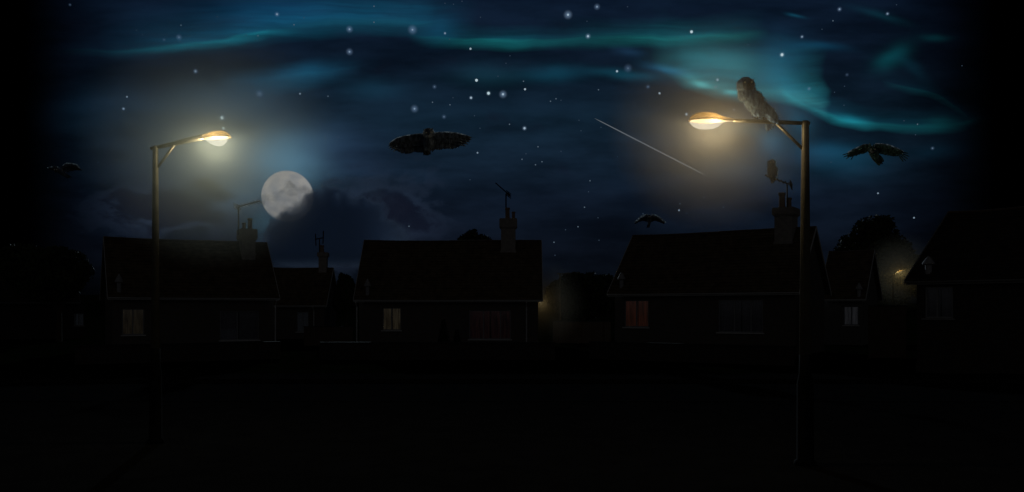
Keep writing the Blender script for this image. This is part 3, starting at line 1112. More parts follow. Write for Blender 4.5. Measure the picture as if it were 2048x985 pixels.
# left lamp: 107.3 px per metre at 16.5 m
kl = 1 / 107.3
HL = CZ + (HY - 296) * kl
ll, ll_pos = street_lamp(
    'street lamp on the left, its arm rising to a glowing head beside the moon', 311, 16.5, HL, .078, .050, 1,
    [((-.09, -.02), .030), ((.3, .06), .040), ((.6, .135), .050), ((.88, .195), .055)],
    ((.74, .16), [(.0, 0, .05, .045), (.12, 0, .07, .06), (.22, 0, .085, .09), (.32, 0, .11, .13), (.42, 0, .12, .155), (.52, 0, .115, .155), (.60, 0, .085, .13), (.655, -.01, .03, .06)]),
    [(.02, -.004, .004, .02), (.14, -.004, .012, .04), (.20, -.004, .04, .07), (.27, -.004, .10, .12), (.36, -.004, .15, .145), (.44, -.004, .165, .15), (.52, -.004, .14, .135), (.60, -.004, .05, .07)],
    ((.36, .06), (.04, -.37), .026), R(4), 36.0, (1.0, .89, .62), (1.0, .94, .80), .36, M['hood'])
# two more lamps far down behind the houses
fh = [(.0, 0, .03, .03), (.1, 0, .06, .06), (.3, 0, .10, .12), (.5, 0, .08, .10), (.58, 0, .02, .03)]
fl_ = [(.05, -.004, .01, .03), (.15, -.004, .06, .08), (.3, -.004, .10, .11), (.45, -.004, .06, .08), (.55, -.004, .01, .03)]
fl, fl_pos = street_lamp(
    'distant lit street lamp glowing in front of the big tree on the right', 1786, 84, CZ + (HY - 549) / F * 84, .11, .06, 1,
    [((-.05, 0), .04), ((.2, .1), .04), ((.45, .2), .04)], ((.38, .18), fh), fl_, ((.25, .1), (.03, -.3), .03), R(18), 16.0, (1.0, .80, .38), (1, .82, .45), .06, M['hood'])
dl_, dl_pos = street_lamp(
    'distant unlit street lamp seen right of the middle bungalow', 1120, 74, CZ + (HY - 549) / F * 74, .09, .06, 1,
    [((-.25, .03), .05), ((.2, .03), .05), ((.5, .04), .04)], ((.3, .04), fh), fl_, ((.3, .02), (.03, -.3), .03), R(2), 0, (1, .8, .4), (1, .8, .4), 0, M['hood_dark'])


def mist(label, pos, r, dens, power, col=(0.92, 0.96, 1.0)):  # ball of mist added round a lamp to carry its glow
    b = MB(); b.ell((0, 0, 0), (r, r, r), None, 24, 14)
    o = b.build('mist', mist_volume('lamp_glow_mist', r, dens, power, col))
    o.location = pos
    return tag(o, label, 'mist', None, 'stuff')


mist('patch of mist added to give the glow around the head of the left lamp', ll_pos, 2.45, .44, 1.35, (.86, .96, .93))
mist('patch of mist added to give the glow around the head of the right lamp', rl_pos, 1.75, .40, 1.1, (1.0, .94, .84))
mist('faint mist added for the glow of the distant lit lamp', fl_pos, 4.0, .15, 1.4, (1.0, .93, .75))

mist('faint mist added for the glow of the wall lamp at the gable of the middle bungalow', h2.mw @ Vector((wx + .25, wy, wz - .04)), 3.4, .14, 1.3, (1.0, .92, .75))

# ------------------------------------------------------------------ trees, shrubs, fences, garden walls
def leaves(blobs, n, size, rnd, gap=.35):
    b = MB()
    tot = sum(r[0] * r[1] * r[2] for c, r in blobs)
    for c, r in blobs:
        k = int(n * r[0] * r[1] * r[2] / tot)
        for _ in range(k):
            while True:
                p = Vector((rnd.uniform(-1, 1), rnd.uniform(-1, 1), rnd.uniform(-1, 1)))
                if .25 < p.length < 1: break
            q = Vector(c) + Vector((p.x * r[0], p.y * r[1], p.z * r[2]))
            if mnoise.noise(q * .9) < -gap + .25 * (p.length - .7): continue
            d = Vector((rnd.gauss(0, 1), rnd.gauss(0, 1), rnd.gauss(0, .7))).normalized()
            e = d.orthogonal().normalized()
            e = (Matrix.Rotation(rnd.uniform(0, 6.28), 3, d) @ e)
            f = d.cross(e)
            s_ = size * rnd.uniform(.6, 1.3)
            b.add([q - e * s_, q + f * s_ * .45, q + e * s_, q - f * s_ * .45], [(0, 1, 2, 3)])
    return b


def tree(name, label, px, Y, blobs_px, n, size, group=None, mat='leaf', cat='tree'):
    """crown clumps given as (px, py, rx, ry) at distance Y"""
    k = Y / F
    x = (px - CX) * k
    rnd = random.Random(int(px))
    root = empty(name, (x, Y, 0), 0, label, cat, group)
    bl = []
    for bx, by, rx, ry in blobs_px:
        bl.append(((((bx - px) * k), rnd.uniform(-.5, .5) * rx * k, CZ + (HY - by) * k), (rx * k, (rx + ry) * .5 * k, ry * k)))
    leaves(bl, n, size, rnd).build('crown', M[mat], root)
    t = MB()
    topc = max(bl, key=lambda q: q[0][2])[0]
    h = topc[2]
    t.tube([(0, 0, -.1), (.05, 0, h * .35), (topc[0] * .3, topc[1] * .3, h * .65), (topc[0] * .8, topc[1] * .8, h * .95)], [h * .035, h * .026, h * .016, .03], 8)
    for c, r in bl:
        c = Vector(c)
        t.tube([(0.02, 0, min(h * .3, c.z * .6)), (c.x * .5, c.y * .5, c.z * .8), c], [h * .014, h * .009, .02], 6)
    t.build('trunk', M['bark'], root)
    return root


tree('broad_tree', 'broad leafy tree lit by the distant lamp behind the small cottage', 1755, 96,
     [(1755, 470, 46, 40), (1715, 500, 40, 34), (1790, 510, 34, 40), (1750, 530, 60, 46), (1690, 520, 36, 24), (1798, 560, 26, 50), (1765, 447, 24, 18), (1730, 580, 60, 40)], 22000, .24)
tree('round_tree', 'tree crown just showing above the ridge of the middle bungalow', 948, 84,
     [(948, 474, 20, 15), (935, 485, 24, 16), (966, 486, 20, 14), (948, 510, 40, 30)], 6000, .2)
tree('hedge_tree', 'low rounded trees between the middle and right bungalows', 1165, 88,
     [(1150, 570, 34, 26), (1185, 572, 30, 26), (1120, 590, 30, 30), (1212, 575, 24, 26), (1165, 610, 60, 30), (1225, 600, 24, 30)], 14000, .22)
tree('bushy_tree', 'dark bushy tree at the left gable of the middle bungalow', 692, 80,
     [(690, 575, 18, 26), (702, 595, 16, 30), (684, 605, 20, 24), (684, 556, 7, 10)], 7000, .18)
tree('spreading_tree', 'black spreading tree beside the far left house', 118, 72,
     [(110, 515, 50, 22), (150, 525, 30, 22), (60, 530, 60, 40), (100, 560, 70, 46), (165, 545, 20, 22)], 15000, .2)
tree('low_tree', 'low tree behind the lamp next to the right edge house', 1838, 90,
     [(1828, 530, 24, 20), (1850, 526, 24, 16), (1836, 560, 34, 36)], 6000, .22)


def conifer(label, px, y_top, y_base, w, Y):
    k = Y / F
    rnd = random.Random(px)
    root = empty('conifer', ((px - CX) * k, Y, 0), 0, label, 'conifer', 'conifers in front of the middle bungalow')
    h = CZ + (HY - y_top) * k
    b = MB()
    for i in range(1500):
        z = h * (rnd.random() ** 1.3) * .95 + .05
        r = w * k * (1 - z / h) ** .8 * rnd.uniform(.5, 1.05)
        a = rnd.uniform(0, 6.28)
        p = Vector((r * math.cos(a), r * math.sin(a), z))
        o = Vector((math.cos(a), math.sin(a), .9)).normalized()
        sd = Vector((-math.sin(a), math.cos(a), 0))
        b.add([p - sd * .035, p + sd * .035, p + o * .16], [(0, 1, 2)])
    b.build('foliage', M['conifer'], root)
    t = MB(); t.tube([(0, 0, -.05), (0, 0, h * .92)], [.07, .015], 7); t.build('trunk', M['bark'], root)


conifer('taller pointed dark conifer in front of the middle bungalow', 887, 640, 735, 17, 52)
conifer('shorter pointed dark conifer right of its taller neighbour', 914, 662, 735, 11, 52)


def garden_wall(label, x0, x1, Y0, Y1, h):
    p, q = at(x0, 620, Y0), at(x1, 620, Y1)
    d = (q - p); Lw = d.length; yaw = math.atan2(d.y, d.x)
    o = empty('garden_wall', (p.x, p.y, 0), yaw, label, 'garden wall', 'low front garden walls')
    b = MB(); b.box((0, -.1, 0), (Lw, .1, h)); b.build('wall', M['dark_brick'], o)
    c = MB()
    n = int(Lw / .6)
    for i in range(n):
        c.box((Lw * i / n + .004, -.15, h + .002), (Lw * (i + 1) / n - .004, .15, h + .075))
    c.build('coping', M['coping'], o)


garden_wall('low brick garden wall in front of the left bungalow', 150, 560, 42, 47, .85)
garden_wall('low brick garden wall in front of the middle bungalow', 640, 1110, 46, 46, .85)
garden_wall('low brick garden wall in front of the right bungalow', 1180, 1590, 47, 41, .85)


def fence(label, x0, x1, ytop, Y):
    p, q = at(x0, ytop, Y), at(x1, ytop, Y)
    o = empty('board_fence', (p.x, Y, 0), 0, label, 'fence', 'board fences between the houses')
    Lf, h = q.x - p.x, p.z
    n = max(4, int(Lf / .14))
    rnd = random.Random(int(x0))
    b = MB()
    for i in range(n):
        b.box((Lf * i / n + .004, -.012 + rnd.uniform(-.004, .004), .05), (Lf * (i + 1) / n - .004, .012, h - .06 + rnd.uniform(-.012, .012)))
    b.build('board_panel', M['fence'], o)
    c = MB(); c.box((-.02, -.045, h - .055), (Lf + .02, .045, h)); c.build('capping_rail', M['coping'], o)
    for i in range(int(Lf / 1.9) + 1):
        c = MB(); xx = min(i * 1.9, Lf - .06); c.box((xx, .016, 0), (xx + .09, .1, h - .06)); c.build('post', M['fence'], o)


fence('board fence between the far cottage and the middle bungalow', 608, 706, 653, 63)
fence('board fence between the middle and right bungalows', 1106, 1222, 643, 68)
fence('board fence right of the small cottage', 1738, 1812, 611, 47)

# ------------------------------------------------------------------ owls
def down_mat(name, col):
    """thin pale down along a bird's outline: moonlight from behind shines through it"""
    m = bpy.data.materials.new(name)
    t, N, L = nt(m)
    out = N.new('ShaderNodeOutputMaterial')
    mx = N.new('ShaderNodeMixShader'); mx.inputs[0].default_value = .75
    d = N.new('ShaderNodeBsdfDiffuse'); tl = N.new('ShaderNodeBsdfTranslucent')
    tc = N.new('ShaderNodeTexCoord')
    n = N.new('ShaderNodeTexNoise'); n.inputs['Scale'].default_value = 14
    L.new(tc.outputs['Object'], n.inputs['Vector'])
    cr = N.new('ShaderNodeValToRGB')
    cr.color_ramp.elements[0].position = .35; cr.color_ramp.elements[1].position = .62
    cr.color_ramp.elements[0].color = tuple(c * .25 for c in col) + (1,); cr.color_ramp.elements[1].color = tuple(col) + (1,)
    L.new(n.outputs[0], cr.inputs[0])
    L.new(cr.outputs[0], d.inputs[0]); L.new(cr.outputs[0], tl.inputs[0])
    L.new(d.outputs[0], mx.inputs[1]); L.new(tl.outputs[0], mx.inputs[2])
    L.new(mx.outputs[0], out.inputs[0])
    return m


FE = {
    'face': feather_mat('face_disc_plumage', (0.24, 0.29, 0.38), (0.58, 0.66, 0.78), None, .2),
    'pale': down_mat('rim_light_down', (0.85, 0.90, 0.92)),
    'rim': down_mat('blue_rim_light_down', (0.62, 0.88, 0.95)),  # fringe added for a rim light, its cyan put into the colour
    'grey': feather_mat('slate_plumage', (0.17, 0.26, 0.50), (0.52, 0.73, 1.0), ((0.60, 0.48, 0.28), (-0.80, -0.35, -0.45), .06, .42), .15),
    'dark': feather_mat('dark_plumage', (0.06, 0.075, 0.11), (0.24, 0.30, 0.42), None, .3),
    'green': feather_mat('olive_dark_plumage', (0.035, 0.075, 0.08), (0.20, 0.40, 0.40), None, .3),
}


def flying_owl(label, cx, cy, Y, wings, body, head, tufts, eyes, tail, feet, mat, fingers=(), face=True):
    k = Y / F
    root = empty('flying_owl', at(cx, cy, Y), 0, label, 'owl', 'owls on the wing')
    P = lambda x, y, d=0.0: Vector(((x - cx) * k, d, -(y - cy) * k))
    rnd = random.Random(int(cx))
    core = MB()
    core.tube([P(x, y, d * k) for x, y, d, r in body], [r * k for x, y, d, r in body], 14)
    hx, hy, hr_ = head
    core.ell(P(hx, hy, -hr_ * .45 * k), (hr_ * k, hr_ * k * .95, hr_ * k * .95), None, 18, 12)
    feats = MB()
    pale = MB()
    for lead, trail in wings:
        n = len(lead)
        core.tube([P(x, y, 2 * k) for x, y in lead], [max(4.0 * (1 - .8 * i / (n - 1)), .8) * k for i in range(n)], 8)

        def along(poly, t):
            # by arc length
            ds = [0]
            for a, b_ in zip(poly, poly[1:]):
                ds.append(ds[-1] + math.hypot(b_[0] - a[0], b_[1] - a[1]))
            s_ = t * ds[-1]
            for i in range(len(poly) - 1):
                if s_ <= ds[i + 1] + 1e-9:
                    u = (s_ - ds[i]) / max(ds[i + 1] - ds[i], 1e-9)
                    return (poly[i][0] + (poly[i + 1][0] - poly[i][0]) * u, poly[i][1] + (poly[i + 1][1] - poly[i][1]) * u)
            return poly[-1]

        N_ = 26
        span = math.hypot(lead[-1][0] - lead[0][0], lead[-1][1] - lead[0][1])
        w = span / N_ * 1.15
        sg = 1 if lead[-1][0] > lead[0][0] else -1
        for layer, (fr, dy, off) in enumerate(((1.0, 14, 0), (.62, 8, -1.6), (.34, 4, -3.0))):
            for i in range(N_):
                t = (i + .5) / N_
                a = along(lead, t * .97)
                c = along(trail, t)
                e = (a[0] + (c[0] - a[0]) * fr, a[1] + (c[1] - a[1]) * fr)
                j = rnd.uniform(-.6, .6)
                feats.blade(P(a[0], a[1], (2 + off) * k), P(e[0] + j, e[1] + j, (dy + off) * k), Vector((1, 0, 0)), w * k * rnd.uniform(.85, 1.1), .7 * k)
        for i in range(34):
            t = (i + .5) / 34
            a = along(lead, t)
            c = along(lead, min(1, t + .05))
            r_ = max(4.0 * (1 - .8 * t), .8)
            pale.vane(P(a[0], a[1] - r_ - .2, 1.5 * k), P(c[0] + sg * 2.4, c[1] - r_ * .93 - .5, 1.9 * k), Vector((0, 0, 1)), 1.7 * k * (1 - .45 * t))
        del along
    for i in range(14):          # rim-light fringe added on the crown
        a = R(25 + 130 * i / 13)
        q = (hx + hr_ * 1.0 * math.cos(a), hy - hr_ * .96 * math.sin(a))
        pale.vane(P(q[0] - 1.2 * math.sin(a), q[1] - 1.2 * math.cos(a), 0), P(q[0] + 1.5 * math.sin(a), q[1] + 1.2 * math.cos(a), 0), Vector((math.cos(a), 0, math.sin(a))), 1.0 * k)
    for (x0, y0), (x1, y1), w in fingers:
        feats.blade(P(x0, y0, 3 * k), P(x1, y1, 9 * k), Vector((.3, 0, 1)) if abs(x1 - x0) > abs(y1 - y0) else Vector((1, 0, 0)), w * k, .6 * k)
    for (x0, y0), (x1, y1), w in tail:
        feats.blade(P(x0, y0, 4 * k), P(x1, y1, 16 * k), Vector((1, 0, 0)), w * k, .7 * k)
    for (x0, y0), (x1, y1) in tufts:
        core.tube([P(x0, y0, -2 * k), P((x0 * .4 + x1 * .6), (y0 * .4 + y1 * .6), -2 * k), P(x1, y1, -1 * k)], [2.2 * k, 1.4 * k, .3 * k], 6)
    vs, fs, _ = remeshed(core, max(.9 * k, .006))
    bm_ = MB(); bm_.v = vs; bm_.f = fs
    bm_.add(feats.v, feats.f)
    nb = len(bm_.f)
    bm_.add(pale.v, pale.f)
    bo = bm_.build('body', mat, root, smooth=False, extra=(FE['pale'], nb))
    if eyes and hr_ > 6:
        e = MB(); e.ell(P((eyes[0][0] + eyes[1][0]) / 2, hy + .12 * hr_, -hr_ * .95 * k), (.74 * hr_ * k, .36 * hr_ * k, .76 * hr_ * k), None, 18, 12); e.build('facial_disc', FE['face'], root, smooth=True)
    for x, y in eyes:
        e = MB(); e.ell(P(x, y, -hr_ * 1.42 * k), (1.6 * k, 1.1 * k, 1.6 * k), None, 10, 7); e.build('eye', M['eye'], root, smooth=True)
    if eyes:
        mx_, my = (eyes[0][0] + eyes[1][0]) / 2, (eyes[0][1] + eyes[1][1]) / 2
        e = MB(); e.tube([P(mx_, my + 1.5, -hr_ * 1.34 * k), P(mx_, my + 4, -hr_ * 1.6 * k), P(mx_, my + 6.5, -hr_ * 1.5 * k)], [1.4 * k, 1.3 * k, .2 * k], 8); e.build('beak', M['horn'], root, smooth=True)
    for fx, fy, ex, ey in feet:
        t = MB()
        t.tube([P(fx, fy, 4 * k), P(ex, ey, 2 * k)], [2.2 * k, 1.3 * k], 7)
        for q in (-2.0, 0, 2.0):
            t.tube([P(ex, ey, 2 * k), P(ex + q, ey + 2.6, -1 * k), P(ex + q * 1.2, ey + 4.6, 1 * k)], [1.0 * k, .8 * k, .2 * k], 6)
        t.build('talon', M['horn'], root, smooth=True)
    return root


flying_owl('large owl with spread wings facing us in the middle of the sky', 858, 282, 16,
           [([(850, 272), (832, 272.5), (812, 274.5), (795, 278), (785, 284), (780, 288.5)], [(850, 305), (838, 304), (827, 303), (814, 307), (801, 305), (790, 299), (783, 295), (779, 292)]),
            ([(866, 270.5), (878, 269), (893, 267.5), (912, 268.5), (930, 272), (939, 275)], [(862, 303), (869, 298), (877, 299), (884, 296.5), (900, 297), (914, 294), (926, 287), (939, 278.5)])],
           [(858, 262, 2, 7), (857, 272, 4, 11), (856, 288, 7, 11), (854, 300, 10, 7), (853, 308, 12, 3)], (857.5, 268.5, 11.5),
           [((864, 261), (866, 255.5)), ((850, 261), (846.5, 259.5))], [(854.3, 269), (863, 268.4)],
           [((852 + i, 296), (846 + i * 3.2, 309 - abs(i - 2)), 2.6) for i in range(5)],
           [(850, 302, 849, 307), (855, 302, 855, 307)], FE['dark'],
           [((792, 280), (776, 287.5), 1.5), ((792, 284), (774.5, 291.5), 1.5), ((793, 288), (776, 295.5), 1.5), ((794, 292), (780, 299), 1.5), ((796, 296), (785, 302), 1.5), ((924, 271), (944, 274.5), 1.6), ((923, 274.5), (943, 278.5), 1.6), ((921, 279), (940, 283), 1.6), ((919, 283), (936, 287.5), 1.6), ((917, 287), (931, 291.5), 1.6)])
flying_owl('greenish owl flapping under the aurora right of the right lamp post', 1752, 303, 18,
           [([(1741, 294), (1730, 293), (1717, 298), (1706, 302), (1698, 306)], [(1738, 304), (1728, 306), (1718, 309.5), (1708, 312), (1698, 311)]),
            ([(1750, 292), (1764, 292), (1778, 293), (1792, 298), (1806, 304)], [(1754, 306), (1768, 306.5), (1782, 309.5), (1796, 311.5), (1806, 309)])],
           [(1744, 297, 2, 6), (1748, 304, 4, 9), (1755, 314, 8, 8), (1761, 323, 12, 4.5), (1765, 329, 14, 2)], (1742, 301, 8),
           [((1740, 293), (1738, 284.5)), ((1746, 293), (1748, 288))], [(1738, 301), (1745.5, 301.3)],
           [((1756 + i, 310), (1762 + i * 3, 328 - i * 1.6), 2.6) for i in range(5)],
           [(1759, 322, 1763, 325)], FE['green'],
           [((1703, 305), (1688, 309), 1.2), ((1704, 307), (1690, 313.5), 1.2), ((1706, 309), (1695, 317), 1.2), ((1709, 310), (1705, 319), 1.2),
            ((1800, 303), (1821, 306), 1.3), ((1802, 306), (1823, 312), 1.3), ((1802, 308), (1820, 317), 1.3), ((1801, 310), (1816, 321), 1.3), ((1799, 311), (1811, 323), 1.3)])
flying_owl('tiny distant owl gliding just above the right bungalow roof', 1300, 440, 42,
           [([(1297, 434), (1291, 434), (1283, 437), (1271, 446)], [(1297, 444), (1290, 441), (1282, 442), (1271, 447)]),
            ([(1303, 434), (1311, 434.5), (1319, 438), (1330, 446)], [(1303, 444), (1311, 441), (1320, 443), (1330, 447)])],
           [(1299, 434, 0, 3), (1299, 440, 2, 4), (1299, 447, 4, 3), (1299, 455, 6, 1.2)], (1298.5, 434.5, 4), [], [(1297, 434.5), (1300, 434.5)],
           [((1298 + i * .7, 445), (1296 + i * 2.2, 455), 1.2) for i in range(3)], [], FE['dark'])
flying_owl('nearly black owl gliding at the far left edge of the sky', 122, 340, 34,
           [([(116, 339), (110, 337), (103, 336.5), (96, 337)], [(116, 346), (110, 342), (103, 339), (96, 338)]),
            ([(124, 337), (130, 331), (142, 330), (152, 332), (157, 337)], [(126, 346), (134, 341), (144, 339), (152, 339), (157, 339)])],
           [(117, 339, 0, 4), (120, 343, 2, 5.5), (126, 349, 5, 4), (132, 355, 8, 1.5)], (114.5, 341, 5), [], [(112.5, 341), (117, 341)],
           [((124 + i, 346), (129 + i * 2.2, 356 - i), 1.6) for i in range(4)], [], FE['dark'])


def perched_owl(label, anchor, k, pieces, head, eyes, beak, flow, tailf, wingf, feet, mat, nfe=700, foot_drop=7, name='perched_owl'):
    """pieces, head etc. in picture pixels relative to the anchor (x right, y down), k metres per pixel"""
    root = empty(name, anchor, 0, label, 'owl')
    P = lambda x, y, d=0.0: Vector((x * k, d * k, -y * k))
    core = MB()
    for x, y, d, rx, rd, ry, rot in pieces:
        core.ell(P(x, y, d), (rx * k, rd * k, ry * k), Matrix.Rotation(R(rot), 3, 'Y'), 20, 14)
    vs, fs, nr = remeshed(core, max(1.1 * k, .007))
    rnd = random.Random(len(label))
    b = MB(); b.v = vs; b.f = fs
    fl = Vector(flow).normalized()
    hx, hy, hr_ = head
    hc = P(hx, hy, -2)
    for _ in range(nfe):
        c, n = rnd.choice(nr)
        if n.length < .5: continue
        on_head = (c - hc).length < hr_ * 1.12 * k
        if on_head and n.y < -.75: continue
        f = fl if not on_head else (c - hc - Vector((0, -hr_ * k * .8, 0))).normalized()
        tdir = f - n * f.dot(n)
        if tdir.length < .15: continue
        tdir = (tdir.normalized() + n * rnd.uniform(.02, .16)).normalized()
        ln = (rnd.uniform(3, 5.5) if on_head else rnd.uniform(6, 11)) * k
        b.blade(c - n * .4 * k, c + tdir * ln, tdir.cross(n), (rnd.uniform(.9, 1.4) if on_head else rnd.uniform(1.3, 2.1)) * k, .35 * k)
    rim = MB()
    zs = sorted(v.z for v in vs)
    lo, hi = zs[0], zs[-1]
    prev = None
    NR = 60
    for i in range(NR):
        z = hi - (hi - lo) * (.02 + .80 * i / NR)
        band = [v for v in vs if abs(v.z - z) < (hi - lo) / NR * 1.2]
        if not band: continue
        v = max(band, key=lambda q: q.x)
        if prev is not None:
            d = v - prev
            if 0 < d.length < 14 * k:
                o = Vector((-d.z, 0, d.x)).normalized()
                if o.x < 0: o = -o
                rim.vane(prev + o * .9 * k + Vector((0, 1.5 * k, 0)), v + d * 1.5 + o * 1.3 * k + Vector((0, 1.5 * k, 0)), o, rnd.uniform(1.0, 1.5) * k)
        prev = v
    for (x0, y0, d0), (x1, y1, d1), w in list(tailf) + list(wingf):
        b.blade(P(x0, y0, d0), P(x1, y1, d1), Vector((1, 0, .6)), w * k, .6 * k)
    nb = len(b.f)
    b.add(rim.v, rim.f)
    b.build('body', mat, root, extra=(FE['rim'], nb))
    e = MB(); e.ell(P(beak[0], beak[1] - .12 * hr_, -.68 * hr_ - 1), (.76 * hr_ * k, .38 * hr_ * k, .76 * hr_ * k), None, 20, 12); e.build('facial_disc', FE['dark'] if hr_ > 10 else mat, root, smooth=True)
    for x, y, d in eyes:
        e = MB(); e.ell(P(x, y, d), (2.3 * k, 1.8 * k, 2.3 * k), None, 12, 8); e.build('eye', M['eye'], root, smooth=True)
    if beak:
        x, y, d = beak
        e = MB(); e.tube([P(x, y - 2, d + 2), P(x, y + 1, d - 1.5), P(x - .3, y + 4.5, d - .6)], [1.8 * k, 1.6 * k, .25 * k], 8); e.build('beak', M['horn'], root, smooth=True)
    for x, y, d in feet:
        t = MB()
        t.tube([P(x + 1, y - 9, d + 2), P(x, y - 2.5, d)], [4.5 * k, 2.6 * k], 9)
        for q in (-3, 0, 3):
            t.tube([P(x + q * .5, y - 2.2, d), P(x + q, y - 2.6, d - 4.2), P(x + q * 1.1, y + 1.2, d - 6.0), P(x + q * 1.1, y + 3.6, d - 5.2)], [1.5 * k, 1.4 * k, 1.1 * k, .25 * k], 7)
        t.tube([P(x, y - 2.2, d), P(x + .5, y - 2.4, d + 4.4), P(x + .5, y + 1.5, d + 6.2)], [1.4 * k, 1.2 * k, .3 * k], 7)
        t.build('talon', M['horn'], root, smooth=True)
    return root


# big owl on the arm of the right lamp; anchor on top of the arm at (1518, 240)
anchor = at(1518, 239.5, 14.18)
perched_owl('large slate grey owl with a buff breast perched on the arm of the right lamp', anchor, 14.18 / F,
            [(-28, -66, -3, 17.5, 16, 17.5, 0), (-25, -52, -2, 18.5, 15, 17, -15), (-11, -37, 0, 19, 17, 25, -36), (4, -22, 2, 16, 15, 26, -42),
             (14, -16, -6, 11, 7, 30, -42), (22, -8, 4, 9, 8, 18, -40), (-6, -16, -4, 11, 9, 11, 0)],
            (-28, -66, 17.5), [(-33, -69.5, -20.4), (-19.5, -70, -20.2)], (-25.8, -64, -21.3), (.62, 0, -.78),
            [((14 + i * 2, -8, 7), (20 + i * 4.5, 23 - i * 3.2, 9), 3.2) for i in range(4)],
            [((-6 + i * 2.5, -40 + i * 4, -13 + i * .6), (22 + i * 2.4, -4 + i * 1.2, -8 + i), 3.4) for i in range(7)],
            [(-8, -1, -1), (10, 0, -1)], FE['grey'], 900)
# small owl on the aerial of the right bungalow
pw = h3.mw @ h3.hit(1543, 357, (0, h3.cy, 0), (0, -1, 0))
ka = pw.y / F
perched_owl('small dark owl sitting on the aerial of the right bungalow', pw, ka,
            [(-1, -30, -1, 7, 6.5, 7, 0), (0, -22, 0, 8, 7, 9, 0), (1, -14, 0, 8.5, 7.5, 13, -6), (2, -4, 1, 5.5, 5, 7, -10)],
            (-1, -30, 7), [(-3.6, -30.5, -6.6), (1.6, -30.5, -6.6)], (-1, -28.5, -7.2), (.15, 0, -1),
            [((1 + i, -6, 3), (1.5 + i * 1.8, 10 - i, 5), 1.7) for i in range(3)],
            [((-6 + i, -20, -3), (-2 + i * 1.2, 0, -2), 1.3) for i in range(2)] + [((7 - i, -20, -3), (4 - i, 0, -2), 1.3) for i in range(2)],
            [(-2, -.5, 0), (3, 1.2, 0)], FE['dark'], 260)

# ------------------------------------------------------------------ moon, meteor, stars
def moon_mat():
    m = bpy.data.materials.new('moon_surface')
    t, N, L = nt(m)
    out = N.new('ShaderNodeOutputMaterial')
    e = N.new('ShaderNodeEmission')
    tc = N.new('ShaderNodeTexCoord')
    n = N.new('ShaderNodeTexNoise'); n.inputs['Scale'].default_value = .028; n.inputs['Detail'].default_value = 5
    L.new(tc.outputs['Object'], n.inputs['Vector'])
    cr = N.new('ShaderNodeValToRGB')
    cr.color_ramp.elements[0].position = .36; cr.color_ramp.elements[1].position = .62
    cr.color_ramp.elements[0].color = S(130, 133, 137) + (1,); cr.color_ramp.elements[1].color = S(150, 149, 146) + (1,)
    L.new(n.outputs[0], cr.inputs[0]); L.new(cr.outputs[0], e.inputs[0])
    L.new(e.outputs[0], out.inputs[0])
    m.cycles.emission_sampling = 'NONE'
    return m


MY = 3000
b = MB(); b.ell((0, 0, 0), (50.5 / F * MY,) * 3, None, 64, 40)
mo = b.build('moon', moon_mat(), smooth=True)
mo.location = at(575, 393, MY)
tag(mo, 'pale full moon half hidden by dark cloud above the left roofs', 'moon')

